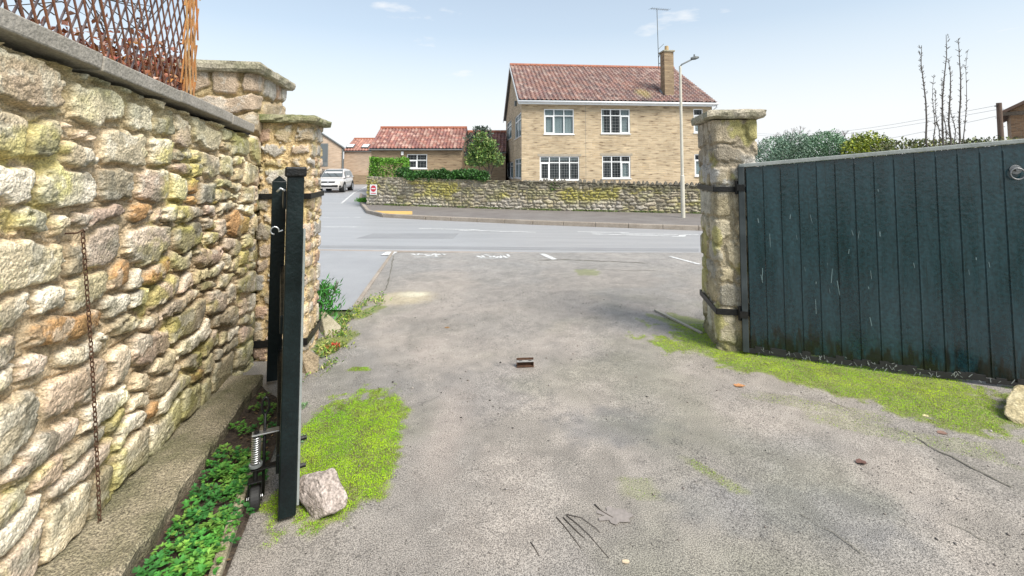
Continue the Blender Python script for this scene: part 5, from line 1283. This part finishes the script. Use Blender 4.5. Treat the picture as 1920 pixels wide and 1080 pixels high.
def window(root, a, c, e, f, cols, trans=.27, y=0, xax=True, rev=.07, blind=None, bars=None, seed=0, opener=(0,)):
    """white window: frame with mullions and one transom, glass, leading, blind"""
    def bx(b, u0, u1, d0, d1, z0, z1):
        if xax: b.rng(u0, u1, y + d0, y + d1, z0, z1)
        else: b.rng(y + d0, y + d1, u0, u1, z0, z1)
    t = .055; b = B(); w = c - a; h = f - e
    bx(b, a + .002, c - .002, rev - .04, rev + .03, e + .002, e + t); bx(b, a + .002, c - .002, rev - .04, rev + .03, f - t, f - .002)
    bx(b, a + .002, a + t, rev - .04, rev + .03, e + t, f - t); bx(b, c - t, c - .002, rev - .04, rev + .03, e + t, f - t)
    ed = [a + t] + [a + w * sum(cols[:i + 1]) / sum(cols) for i in range(len(cols) - 1)] + [c - t]
    for x in ed[1:-1]: bx(b, x - .028, x + .028, rev - .035, rev + .028, e + t, f - t)
    zt = f - h * trans
    if trans:
        for i in range(len(ed) - 1): bx(b, ed[i] + (.028 if i else 0), ed[i + 1] - (.028 if i < len(ed) - 2 else 0), rev - .033, rev + .026, zt - .026, zt + .026)
    for i in opener:   # thicker opening casement
        if i >= len(ed) - 1: continue
        u0, u1 = ed[i] + (.03 if i else .002), ed[i + 1] - (.03 if i < len(ed) - 2 else .002); zz = zt - .028 if trans else f - t
        bx(b, u0, u0 + .04, rev - .05, rev - .034, e + t, zz); bx(b, u1 - .04, u1, rev - .05, rev - .034, e + t, zz); bx(b, u0 + .04, u1 - .04, rev - .05, rev - .034, e + t, e + t + .04); bx(b, u0 + .04, u1 - .04, rev - .05, rev - .034, zz - .04, zz)
    bx(b, a - .04, c + .04, -.05, rev - .042, e - .045, e - .001)
    fr = b.build('window', M['upvc'], root, local=True)
    b = B(); bx(b, a + .03, c - .03, rev, rev + .012, e + .03, f - .03); b.build('pane', M['glass'], fr, local=True)
    b = B(); bx(b, a + .01, c - .01, rev + .3, rev + .32, e + .01, f - .01); b.build('room', M['room'], fr, local=True)
    if bars:
        b = B(); nx_ = int(w / bars); nz_ = int(h / bars)
        for i in range(1, nx_): bx(b, a + w * i / nx_ - .0035, a + w * i / nx_ + .0035, rev - .006, rev - .0005, e + t, f - t)
        for j in range(1, nz_): bx(b, a + t, c - t, rev - .008, rev - .0065, e + h * j / nz_ - .0035, e + h * j / nz_ + .0035)
        b.build('leading', M['signlead'], fr, local=True)
    if blind:
        for u0, u1, z0, z1 in blind:
            b = B(); n_ = max(2, int((u1 - u0) * w / .09))
            for i in range(n_):
                ua = a + w * (u0 + (u1 - u0) * i / n_); ub = a + w * (u0 + (u1 - u0) * (i + .9) / n_)
                bx(b, ua, ub + .006, rev + .06 + (i % 2) * .012, rev + .07 + (i % 2) * .012, e + h * z0 + .01, e + h * z1 - .01)
            b.build('blind', M['curtain'], fr, local=True)
    return fr
M['signlead'] = mat('leading strips', (.30, .30, .30), (.4, .4, .4), 5, .5)

# ================================================================ BRICK HOUSE
HY = R(5.5); hc = P(978, 365, 26.0); HO = Vector((hc[0], 26.0, 0)); GZ = 0.05
hroot = empty('stone_house', HO, 'two storey buff stone house with dark red pantile roof across the road', 'house', rz=HY)
hu = Vector((math.cos(HY), math.sin(HY), 0)); hv = Vector((-math.sin(HY), math.cos(HY), 0))
def hx_(px, py):  # front facade local (x,z)
    p_ = onplane(px, py, HO, hv); return (p_ - HO).dot(hu), p_.z
def hy_(px, py):  # left gable local (y,z)
    p_ = onplane(px, py, HO, hu); return (p_ - HO).dot(hv), p_.z
HW = hx_(1336, 250)[0]; HD = 10.5; ze = hx_(978, 193)[1]; 
pr = onplane(1150, 125.5, HO + hv * HD / 2, hv); zr = pr.z
ops = []; wins = []
for (x0, x1, y0, y1, cols, op, bl, br) in ((1020, 1076, 204, 251.5, (1, 1, 1), (0,), [(.0, 1, 0, 1)], None), (1127, 1181, 204, 250.5, (1, 1, 1), (2,), [(.7, 1, 0, 1), (.0, .12, .0, 1)], .16),
                                   (1012, 1086, 293, 337.5, (1, 1.05, 1.05, 1), (0,), [(0, 1, .82, 1)], .14), (1129, 1182, 292, 334.5, (1, 1, 1), (2,), [(.66, 1, 0, .7)], .14),
                                   (1300, 1318, 204, 249, (1,), (0,), [(0, 1, 0, .4)], .16), (1302, 1319, 289, 330, (1,), (0,), [(0, 1, 0, .7)], None)):
    a, z1 = hx_(x0, y0); c, _ = hx_(x1, y0); _, z0 = hx_((x0 + x1) / 2, y1); ops.append((a, c, z0, z1)); wins.append((a, c, z0, z1, cols, op, bl, br))
gops = []
for (x0, x1, y0, y1, n_) in ((965.5, 977, 209, 258, 2), (950.5, 959, 223, 261, 1), (966, 978, 296, 334, 2), (950.5, 962, 303, 333, 2)):
    ya, z1 = hy_(x1, y0); yb, _ = hy_(x0, y0); _, z0 = hy_((x0 + x1) / 2, y1); ya = max(ya, .25); yb = min(yb, HD - .3); gops.append([ya, yb, z0, z1, n_])
gops[2][0] = gops[0][0]; gops[2][1] = gops[0][1]
b = B(); facade(b, HW, ze + .25, ops); facade(b, HD, ze + .02, [g_[:4] for g_ in gops], xax=False)
b.add([(0, 0, ze + .02), (0, HD, ze + .02), (0, HD / 2, zr - .12)], [(0, 1, 2)]); b.add([(HW, 0, 0), (HW, HD, 0), (HW, HD, ze), (HW, HD / 2, zr - .12), (HW, 0, ze)], [(0, 1, 2, 3, 4)])
b.add([(0, HD, 0), (HW, HD, 0), (HW, HD, ze), (0, HD, ze)], [(0, 1, 2, 3)])
me = bpy.data.meshes.new('wall'); me.from_pydata(b.v, [], b.f); me.update(); link('wall', me, M['ashlar'], hroot, local=True)
for w_ in wins: window(hroot, w_[0], w_[1], w_[2], w_[3], w_[4], .27, blind=w_[6], bars=w_[7], opener=w_[5])
for g_ in gops: window(hroot, g_[0], g_[1], g_[2], g_[3], (1,) * g_[4], .27, xax=False, blind=[(0, 1, 0, 1)], opener=())
# lintels above the ground floor windows
b = B()
for o in ops[2:4]: b.rng(o[0] - .12, o[1] + .12, -.012, .03, o[3] + .003, o[3] + .14)
b.build('lintel', mat('grey lintel', (.30, .26, .20), (.38, .33, .26), 3, .9), hroot, local=True)
def hgreen(C, X, S):
    x0 = hx_(1216, 170)[0] + .2; m = .4 * sst(1.25, .3, np.sqrt(((X - x0) / .55) ** 2 + ((S - 1.3) / .8) ** 2) + (fbm(X * 3, S * 3, 6, 3) - .5)); return C * (1 - m[..., None]) + np.array((.34, .32, .08)) * m[..., None]
PAL_T = [(.19, .10, .08), (.17, .09, .08), (.22, .115, .09), (.13, .08, .075), (.26, .18, .155)]  # clay tones; the last, paler one paints bright glints as single tiles
ro = gable_roof(hroot, 0, HW, 0, HD, ze + .10, zr - .05, PAL_T, 7, green=hgreen, over=.30, hov=.18, cw=.25, row=.31)
# fascia, gutter, bargeboards, downpipe
b = B(); b.rng(-.18, HW + .18, -.31, -.27, ze - .10, ze + .07); b.build('fascia', M['upvc'], hroot, local=True)
b = B(); b.rng(-.15, HW + .15, -.27, -.002, ze - .06, ze - .03); b.build('soffit', M['upvc'], hroot, local=True)
b = B(); b.tube([(-.2, -.37, ze + .05), (HW + .2, -.37, ze + .05)], .06, 10); b.build('gutter', M['gutter'], hroot, local=True, smooth=True)
b = B(); ym = HD / 2
for s_ in (-1, 1):
    for xx in (-.20, HW + .20):
        b = B(); b.bar((xx, ym + s_ * (ym + .30), ze - .01), (xx, ym, zr - .12), .03, .17, up=(0, s_ * 1.0, 1)); b.build('bargeboard', M['upvc'], hroot, local=True)
b = B(); b.tube([(HW + .14, -.35, ze), (HW + .14, -.32, ze - .12), (HW - .06, -.07, ze - .35), (HW - .06, -.07, .1)], .038, 8); b.build('downpipe', M['gutter'], hroot, local=True, smooth=True)
b = B(); xj = hx_(1098, 250)[0]; b.rng(xj - .007, xj + .007, -.003, .004, .1, ze - .1); b.build('movement_joint', M['lampgrey'], hroot, local=True)
b = B(); ya, za = hy_(960.5, 212); b.rng(-.14, -.003, 2.4, 2.62, ze + .15, ze + .47); b.build('alarm_box', M['lampgrey'], hroot, local=True)
# chimney
cx0, _ = hx_(1251, 190); cx1, _ = hx_(1275.5, 190); cx0 += .02; cx1 += .02; cyl_ = .55
zt_ = onplane(1250, 97, HO + hv * cyl_, hv).z; zb_ = ze + .25
cx0 += .10; cx1 -= .12
b = B(); b.rng(cx0, cx1, cyl_, cyl_ + .6, zb_, zt_); ch = b.build('chimney', M['ashlar_dull'], ro, local=True)
b = B(); b.rng(cx0 - .07, cx1 + .07, cyl_ - .07, cyl_ + .67, zt_, zt_ + .10); b.build('chimney_cap', M['cap'], ch, local=True, bevel=.02)
b = B(); cxm = (cx0 + cx1) / 2; b.cyl((cxm, cyl_ + .3, zt_ + .1), (cxm, cyl_ + .3, zt_ + .42), .13, .11, 16); b.build('chimney_pot', mat('buff clay pot', (.42, .29, .13), (.5, .36, .2), 4, .8), ch, local=True)
b = B(); b.rng(cx0 - .22, cx1 + .16, cyl_ - .22, cyl_ - .003, zb_ + .10, zb_ + .20); b.bar((cx0 - .05, cyl_ - .05, zb_ + .15), (cx0 - .05, cyl_ + .6, zb_ + .80), .10, .09); b.bar((cx1 + .05, cyl_ - .05, zb_ + .15), (cx1 + .05, cyl_ + .6, zb_ + .80), .08, .08)
b.build('flashing', M['lead'], ch, local=True)
# aerial
ax = hx_(1233, 120)[0] * 1.0; Ya = cyl_ + .6
pz = lambda py: onplane(1233, py, HO + hv * Ya, hv).z
b = B(); xa = cx0 - .10; b.cyl((xa, Ya, pz(128)), (xa - .05, Ya, pz(16)), .022, n=8); b.tube([(cx0, Ya, pz(100)), (xa, Ya, pz(108))], .02, 6); b.tube([(cx0, Ya, pz(118)), (xa, Ya, pz(120))], .02, 6); b.tube([(xa, Ya, pz(92)), (xa + .35, Ya, pz(82))], .015, 6)
zt2 = pz(17); b.tube([(xa - .5, Ya - .15, zt2 - .03), (xa + .8, Ya + .25, zt2 + .06)], .014, 6)
for k in range(9):
    t = k / 8; p_ = Vector((xa - .5 + 1.3 * t, Ya - .15 + .4 * t, zt2 - .03 + .09 * t)); b.tube([p_ + Vector((-.06, .2, 0)), p_ + Vector((.06, -.2, 0))], .007, 4)
b.build('tv_aerial', M['lampgrey'], ch, local=True)

# ================================================================ BUNGALOW
BY = 31.0; bo = Vector((P(696, 300, BY)[0], BY, 0)); broot = empty('bungalow', bo, 'low stone bungalow with orange red pantile roof behind the clipped hedge', 'bungalow')
bx1 = P(866, 300, BY)[0] - bo.x; bze = P(780, 281, BY)[2]; bD = 5.0; bzr = P(780, 239.5, BY + bD / 2)[2]
wa_ = (P(763, 289, BY)[0] - bo.x, P(801, 289, BY)[0] - bo.x, P(780, 316, BY)[2], P(780, 289, BY)[2])
b = B(); facade(b, bx1, bze + .1, [wa_]); b.add([(0, 0, 0), (0, bD, 0), (0, bD, bze), (0, bD / 2, bzr - .1), (0, 0, bze)], [(4, 3, 2, 1, 0)]); b.add([(bx1, 0, 0), (bx1, bD, 0), (bx1, bD, bze), (bx1, bD / 2, bzr - .1), (bx1, 0, bze)], [(0, 1, 2, 3, 4)]); b.add([(0, bD, 0), (bx1, bD, 0), (bx1, bD, bze), (0, bD, bze)], [(0, 1, 2, 3)])
me = bpy.data.meshes.new('wall'); me.from_pydata(b.v, [], b.f); me.update(); link('wall', me, M['ashlar_dull'], broot, local=True)
window(broot, *wa_, (1, 1), .42, bars=.22, opener=(0,))
PAL_O = [(.25, .11, .085), (.30, .13, .10), (.20, .085, .075), (.36, .22, .18)]  # palest entry puts tile highlights into the colour, the rest is clay
gable_roof(broot, 0, bx1, 0, bD, bze + .05, bzr - .05, PAL_O, 9, over=.18, hov=.1, cw=.235, row=.28)
b = B(); b.tube([(-.1, -.24, bze), (bx1 + .1, -.24, bze)], .05, 8); b.build('gutter', M['lampgrey'], broot, local=True)
b = B(); lx_ = P(755, 287, BY)[0] - bo.x; b.rng(lx_ - .08, lx_ + .08, -.12, -.002, bze - .35, bze - .12); b.build('wall_light', M['upvc'], broot, local=True)
# rear wing to the right, behind the tree
o2 = Vector((P(862, 300, 33)[0], 33, 0)); r2 = empty('rear_wing', o2, 'lower pantiled wing showing behind the small tree beside the bungalow', 'building')
w2 = P(948, 300, 33)[0] - o2.x; z2 = P(900, 286, 33)[2]; zr2 = P(900, 248, 35.2)[2]
b = B(); b.rng(0, w2, 0, 4.4, 0, z2); b.build('wall', M['ashlar_dull'], r2, local=True)
gable_roof(r2, 0, w2, 0, 4.4, z2, zr2, [(.22, .10, .08), (.25, .12, .09), (.19, .09, .08)], 13, over=.15, hov=.03, cw=.25, row=.3)
# far terrace with skylights
o3 = Vector((P(645, 300, 47)[0], 47, 0)); r3 = empty('terrace_house', o3, 'far pale house with two skylights in an orange roof behind the silver car', 'house')
w3 = P(722, 300, 47)[0] - o3.x; z3 = P(670, 283.5, 47)[2]; zr3 = P(670, 261, 50)[2]
b = B(); b.rng(0, w3, 0, 6, 0, z3); b.build('wall', M['ashlar_pale'], r3, local=True)
gable_roof(r3, 0, w3, 0, 6, z3, zr3, [(.34, .16, .12), (.38, .19, .14), (.30, .14, .11)], 17, over=.15, hov=.03, cw=.3, row=.35)
for px in (658, 686):
    xx = P(px, 275, 47.8)[0] - o3.x; zz = P(px, 277, 47.8)[2]; sl_ = math.atan2(zr3 - z3, 3.15); mm_ = Matrix.Translation((xx, .75, z3 + .75 * math.tan(sl_) + .22)) @ Matrix.Rotation(sl_, 4, 'X')
    b = B(mm_); b.box((0, 0, 0), (.75, .9, .10)); sk = b.build('skylight', M['lampgrey'], r3, local=True); b = B(mm_); b.box((0, 0, .06), (.6, .75, .03)); b.build('pane', M['upvc'], sk, local=True)
b = B(); b.rng(-.02, w3, -.35, -.02, 0, P(670, 328, 46.7)[2]); b.build('plinth', M['ashlar_dull'], r3, local=True)
# modern gabled building far left
o4 = Vector((P(560, 300, 44)[0], 44, 0)); r4 = empty('gabled_house', o4, 'modern gabled building with a tall glazed opening, just right of the slim pillar', 'house', rz=R(21))
xs4 = lambda px: P(px, 300, 44)[0] - o4.x
zpk = P(600, 246, 44)[2]; zev = P(636, 276, 44)[2]; w4 = xs4(636); mid4 = xs4(592)
b = B(); prof = [(0, 0), (w4, 0), (w4, zev), (mid4, zpk), (0, zev)]
b.add([(x, 0, z) for x, z in prof] + [(x, 9, z) for x, z in prof], [(0, 1, 2, 3, 4), (9, 8, 7, 6, 5), (0, 5, 6, 1), (1, 6, 7, 2), (4, 9, 5, 0)]); b.build('wall', M['ashlar_pale'], r4, local=True)
b = B(); b.bar((mid4, -.1, zpk + .08), (mid4, 9.1, zpk + .08), .2, .1)
for xe, s_ in ((w4 + .25, 1), (-.25, -1)):
    zz = zev - .12; b.add([(mid4, -.15, zpk + .02), (mid4, 9.1, zpk + .02), (xe, 9.1, zz), (xe, -.15, zz), (mid4, -.15, zpk + .16), (mid4, 9.1, zpk + .16), (xe, 9.1, zz + .14), (xe, -.15, zz + .14)], [(0, 1, 2, 3), (7, 6, 5, 4), (0, 3, 7, 4), (3, 2, 6, 7), (2, 1, 5, 6), (1, 0, 4, 5)])
b.build('roof', M['lampgrey'], r4, local=True)
b = B(); b.rng(xs4(596), xs4(611), -.04, -.004, P(600, 312, 44)[2], P(600, 268, 44)[2]); gw = b.build('window', M['lampgrey'], r4, local=True)
b = B(); b.rng(xs4(598), xs4(609), -.06, -.042, P(600, 303, 44)[2], P(600, 270, 44)[2]); b.build('pane', M['carglass'], gw, local=True)
b = B(); b.tube([(w4 + .06, -.08, zev - .1), (w4 + .06, -.08, 0)], .06, 8); b.build('downpipe', M['lampgrey'], r4, local=True)
# far fence / building between
o5 = Vector((P(634, 300, 60)[0], 60, 0)); b = B(); x5 = P(650, 300, 60)[0]
for k in range(10): b.rng(o5.x + (x5 - o5.x) * k / 10 + .01, o5.x + (x5 - o5.x) * (k + 1) / 10 - .01, 60, 60.05, 0, P(640, 298, 60)[2])
tag(b.build('board_fence', M['lampgrey']), 'grey boarded fence glimpsed in the gap between the far houses', 'fence')
# building at far right behind the gate
ro_ = Vector((P(1897, 262, 24)[0], 24, 0)); r6 = empty('brick_house', ro_, 'brown brick gable end at the right edge beyond the telegraph pole', 'house', rz=R(-46))
zE = P(1897, 207, 24)[2]; zP = P(1945, 155, 24)[2]; w6 = 5.0
M['brownbrick'] = ashlar('brown brick', (.30, .18, .10), (.22, .13, .075), (.27, .20, .14), .22, .075)
b = B(); prof = [(0, 0), (w6, 0), (w6, zE), (w6 / 2, zP - .05), (0, zE)]
b.add([(x, 0, z) for x, z in prof] + [(x, 8, z) for x, z in prof], [(0, 1, 2, 3, 4), (9, 8, 7, 6, 5), (0, 5, 6, 1), (1, 6, 7, 2), (4, 9, 5, 0)]); b.build('wall', M['brownbrick'], r6, local=True)
b = B(); sl6 = (zP - zE) / (w6 / 2)
for s_ in (0, 1):
    xe = -.35 if s_ == 0 else w6 + .35; zz = zE - .35 * sl6; b.add([(w6 / 2, -.25, zP), (w6 / 2, 8.2, zP), (xe, 8.2, zz), (xe, -.25, zz), (w6 / 2, -.25, zP + .16), (w6 / 2, 8.2, zP + .16), (xe, 8.2, zz + .16), (xe, -.25, zz + .16)], [(0, 1, 2, 3), (7, 6, 5, 4), (0, 3, 7, 4), (3, 2, 6, 7), (2, 1, 5, 6), (1, 0, 4, 5)])
b.build('roof', mat('brown roof tiles', (.12, .075, .055), (.18, .11, .08), 6, .8), r6, local=True)
b = B(); b.rng(-.38, w6 * .5, -.30, -.26, zE - .28, zE - .10); b.build('fascia', M['bark'], r6, local=True)
# tiny house fragment behind right pillar
o7 = Vector((P(1395, 290, 60)[0], 60, 0)); r7 = empty('distant_house', o7, 'tiny distant pink roofed house just right of the right pillar', 'house'); w7 = P(1431, 290, 60)[0] - o7.x; z7 = P(1420, 285, 60)[2]; zr7 = P(1420, 271, 62)[2]
b = B(); b.rng(0, w7, 0, 5, 0, z7); b.build('wall', M['gutter'], r7, local=True); gable_roof(r7, 0, w7, 0, 5, z7, zr7, [(.40, .25, .22), (.44, .28, .25)], 19, cw=.4, row=.4, over=.1, hov=.05)

# ================================================================ POLE, WIRES, LAMP
yp = 22.; x_ = P(1877, 262, yp)[0]; zt_ = P(1877, 193, yp)[2]; root = empty('telegraph_pole', (x_, yp, 0), 'brown wooden telegraph pole left of the brick gable at the right edge', 'pole')
b = B(); b.cyl((x_, yp, 0), (x_, yp, zt_), .13, .10, 12); b.build('shaft', mat('pole timber', (.09, .06, .045), (.15, .10, .075), 8, .9, streak=(6, 6, .5)), root)
b = B()
for k in range(5): zz = zt_ - .3 - k * .42; b.bar((x_ - .22 * (1 if k % 2 else .3), yp, zz), (x_ + .22 * (.3 if k % 2 else 1), yp, zz), .02, .02)
b.bar((x_ - .2, yp, zt_ - .15), (x_ + .05, yp, zt_ - .15), .05, .05); b.build('climbing_irons', M['iron'], root)
M['wire'] = mat('overhead wire', (.35, .36, .37), (.4, .4, .4), 4, .6)
wires = [((x_, yp, zt_ - .1), P(1415, 234, 40), 'upper thin overhead wire running left from the telegraph pole'), ((x_, yp, zt_ - .3), P(1418, 238, 41), 'middle thin overhead wire running left from the telegraph pole'), ((x_, yp, zt_ - .6), P(1425, 262, 38), 'lower thin overhead wire running left from the telegraph pole')]
for a, c, lb in wires:
    a, c = Vector(a), Vector(c); c = c + (c - a) * .35; b = B(); pts = [a.lerp(c, t / 14) - Vector((0, 0, 1.0 * math.sin(math.pi * t / 14))) for t in range(15)]; b.tube(pts, .010, 4)
    tag(b.build('overhead_wire', M['wire']), lb, 'wire', 'overhead wires at the pole')
lg = Vector(G(1281, 408, .1)); ly = lg.y; ztl = P(1276, 124, ly)[2]; root = empty('street_lamp', lg, 'tall cream street lamp on the far pavement in front of the stone house', 'street lamp')
b = B(); b.tube([lg, lg + Vector((0, 0, 1.3)), lg + Vector((0, 0, 1.32)), Vector((lg.x, ly, ztl))], [.064, .062, .047, .038], 16); b.build('column', M['cream'], root, smooth=False)
b = B(); p1_ = Vector(P(1303, 108.5, ly)); b.tube([(lg.x, ly, ztl - .02), (lg.x + .05, ly, ztl + .05), p1_], .024, 8); b.build('arm', M['lampgrey'], root, smooth=True)
b = B(); b.tube([p1_ - Vector((.12, 0, .03)), p1_, p1_ + Vector((.12, 0, .02))], [.045, .065, .03], 10); b.cyl(p1_ + Vector((-.02, 0, .04)), p1_ + Vector((-.02, 0, .11)), .022); b.build('lamp_head', M['lampgrey'], root)

# ================================================================ CAR
def build_car(loc, rz, paint, label):
    """local frame: +x forward, length 4.4, origin at ground under centre"""
    root = empty('parked_car', loc, label, 'car', 'cars on the side road', rz=rz)
    L2 = 2.17
    # stations: x, half width, z bottom, z belt(top of lower body)
    stn = [(-L2, .70, .45, .95), (-L2 + .06, .80, .36, 1.00), (-1.75, .88, .30, 1.03), (-1.2, .905, .22, 1.03), (-.4, .91, .20, 1.01), (.5, .91, .20, .99), (1.15, .905, .22, .96), (1.6, .89, .26, .90), (1.95, .83, .28, .80), (2.10, .74, .30, .72), (2.17, .60, .34, .62)]
    vs = []; n = 14
    for x, hw, z0, z1 in stn:
        for k in range(n):
            t = k / (n - 1); a = -math.pi / 2 + 0
            # half outline from bottom centre round the side to top centre then mirrored
            prof = [(0, z0), (.80, z0), (.97, z0 + .07), (1.0, z0 + (z1 - z0) * .45), (.985, z0 + (z1 - z0) * .75), (.93, z1 - .02), (.62, z1 + .015)]
            prof = prof + [(-p[0], p[1]) for p in reversed(prof)]
            vs.append((x, prof[k][0] * hw, prof[k][1]))
    fs = []
    for i in range(len(stn) - 1):
        for k in range(n): fs.append((i * n + k, i * n + (k + 1) % n, (i + 1) * n + (k + 1) % n, (i + 1) * n + k))
    fs.append(tuple(range(n))); fs.append(tuple(reversed(range((len(stn) - 1) * n, len(stn) * n))))
    body = B().add(vs, fs).build('body', paint, root, local=True, smooth=True)
    m = body.modifiers.new('sub', 'SUBSURF'); m.levels = 1; m.render_levels = 1
    # roof and pillars
    gs = [(-2.05, .66, 1.02, .02), (-1.85, .70, 1.38, .10), (-1.3, .66, 1.56, .12), (-.4, .66, 1.60, .12), (.25, .64, 1.55, .10), (.62, .66, 1.38, .06), (1.12, .72, .98, .02)]
    vs = []; fs = []
    for x, hw, zt, _ in gs:
        base = .97; w2 = hw + (zt - base) * .0 + .16 * (1 if zt > 1.2 else .12)
        vs += [(x, -hw - .16, base), (x, -hw - .02 * (zt < 1.2), zt - .03), (x, -hw + .12, zt), (x, hw - .12, zt), (x, hw + .02 * (zt < 1.2), zt - .03), (x, hw + .16, base)]
    for i in range(len(gs) - 1):
        for k in range(5): fs.append((i * 6 + k, i * 6 + k + 1, (i + 1) * 6 + k + 1, (i + 1) * 6 + k))
    fs += [(5, 4, 3, 2, 1, 0), tuple(range((len(gs) - 1) * 6, len(gs) * 6))]
    B().add(vs, fs).build('cabin', paint, root, local=True, smooth=False, bevel=.02)
    def quad(pts, name, m_, off=.012, par=root, th=.006):
        p = [Vector(q) for q in pts]; nrm_ = (p[1] - p[0]).cross(p[2] - p[0]).normalized(); 
        v = [q + nrm_ * off for q in p] + [q + nrm_ * (off - th) for q in p]; n_ = len(p)
        f = [tuple(range(n_)), tuple(reversed(range(n_, 2 * n_)))] + [(i, (i + 1) % n_, n_ + (i + 1) % n_, n_ + i) for i in range(n_)]
        return B().add(v, f).build(name, m_, par, local=True)
    ws = quad([(1.07, -.70, 1.02), (1.07, .70, 1.02), (.36, .56, 1.50), (.36, -.56, 1.50)], 'windscreen', M['carglass'], .035)
    b = B(); b.bar((1.12, -.05, 1.045), (.72, -.42, 1.34), .02, .012); b.bar((1.12, .42, 1.045), (.76, .05, 1.32), .02, .012); b.build('wiper', M['black'], ws, local=True)
    quad([(-1.97, .60, 1.1), (-1.97, -.60, 1.1), (-1.86, -.56, 1.40), (-1.86, .56, 1.40)], 'rear_window', M['carglass'], .06)
    for s_ in (-1, 1):
        for xa, xb, xc, xd in ((.85, -.02, -.02, .42), (-.08, -.95, -.95, -.08), (-1.02, -1.72, -1.55, -1.02)):
            pts = [(xa, s_ * .822, 1.03), (xb, s_ * .822, 1.03), (xc, s_ * .705, 1.44), (xd, s_ * .705, 1.44)]
            if s_ < 0: pts = pts[::-1]
            quad(pts, 'side_window', M['carglass'], .012)
        b = B(); b.box((.80, s_ * 1.00, 1.06), (.12, .20, .14)); b.build('door_mirror', paint, root, local=True, bevel=.03)
        b = B(); b.box((1.93, s_ * .60, .735), (.30, .36, .14), taper=(.85, .9)); hl = b.build('headlight', M['headl'], root, local=True, bevel=.03)
        b = B(); b.box((2.02, s_ * .70, .42), (.16, .20, .14)); b.build('fog_light', M['black'], root, local=True, bevel=.03)
        for x in (1.34, -1.32):
            b = B(); cy_ = s_ * .80; b.tube([(x, cy_ - .11, .32), (x, cy_ - .095, .32), (x, cy_ + .095, .32), (x, cy_ + .11, .32)], [.28, .325, .325, .28], 28); wh = b.build('wheel', M['black'], root, local=True)
            b = B(); b.cyl((x, cy_ + s_ * .10, .32), (x, cy_ + s_ * .122, .32), .215, n=24); rim = b.build('rim', M['zinc'], wh, local=True)
            b = B()
            for k in range(5):
                a = k / 5 * 6.283 + .6; b.cyl((x + .13 * math.cos(a), cy_ + s_ * .118, .32 + .13 * math.sin(a)), (x + .13 * math.cos(a), cy_ + s_ * .1235, .32 + .13 * math.sin(a)), .042, n=10)
            b.build('rim_hole', M['black'], wh, local=True)
            b = B(); b.cyl((x, s_ * .60, .36), (x, s_ * .915, .36), .375, n=28); b.build('wheel_arch', M['black'], root, local=True)
    b = B(); b.box((2.115, 0, .72), (.10, .86, .10)); gr = b.build('grille', M['black'], root, local=True, bevel=.02)
    b = B(); b.box((2.17, 0, .735), (.012, .84, .018)); b.build('chrome_strip', M['zinc'], gr, local=True)
    b = B(); b.cyl((2.16, 0, .725), (2.182, 0, .725), .065, n=20); b.build('badge', M['zinc'], gr, local=True)
    b = B(); b.box((2.10, 0, .44), (.16, 1.25, .16)); b.build('air_intake', M['black'], root, local=True, bevel=.03)
    b = B(); b.box((2.195, 0, .565), (.012, .52, .11)); b.build('number_plate', M['signwhite'], root, local=True)
    b = B(); b.box((2.09, 0, .325), (.22, 1.4, .05)); b.build('front_lip', paint, root, local=True, bevel=.02)
    return root
M['headl'] = glass('headlamp lens', (.55, .55, .50), 0, .1)
M['silver'] = mat('silver pink car paint', (.66, .63, .61), (.72, .69, .67), 2, .28, metal=.25, coat=.6)
M['navy'] = mat('dark blue car paint', (.03, .045, .07), (.04, .055, .08), 2, .3, metal=.3, coat=.6)
cp = G(629, 360); yaw_ = math.atan2(-.990, .14)
build_car((cp[0] - .42, cp[1] + 1.1, -.010), yaw_, M['silver'], 'silver people carrier facing the camera on the side road')
c2_ = P(585, 340, 41); build_car((c2_[0] - .3, 42, -.010), yaw_ + R(2), M['navy'], 'dark car mostly hidden behind the slim pillar and the silver car')
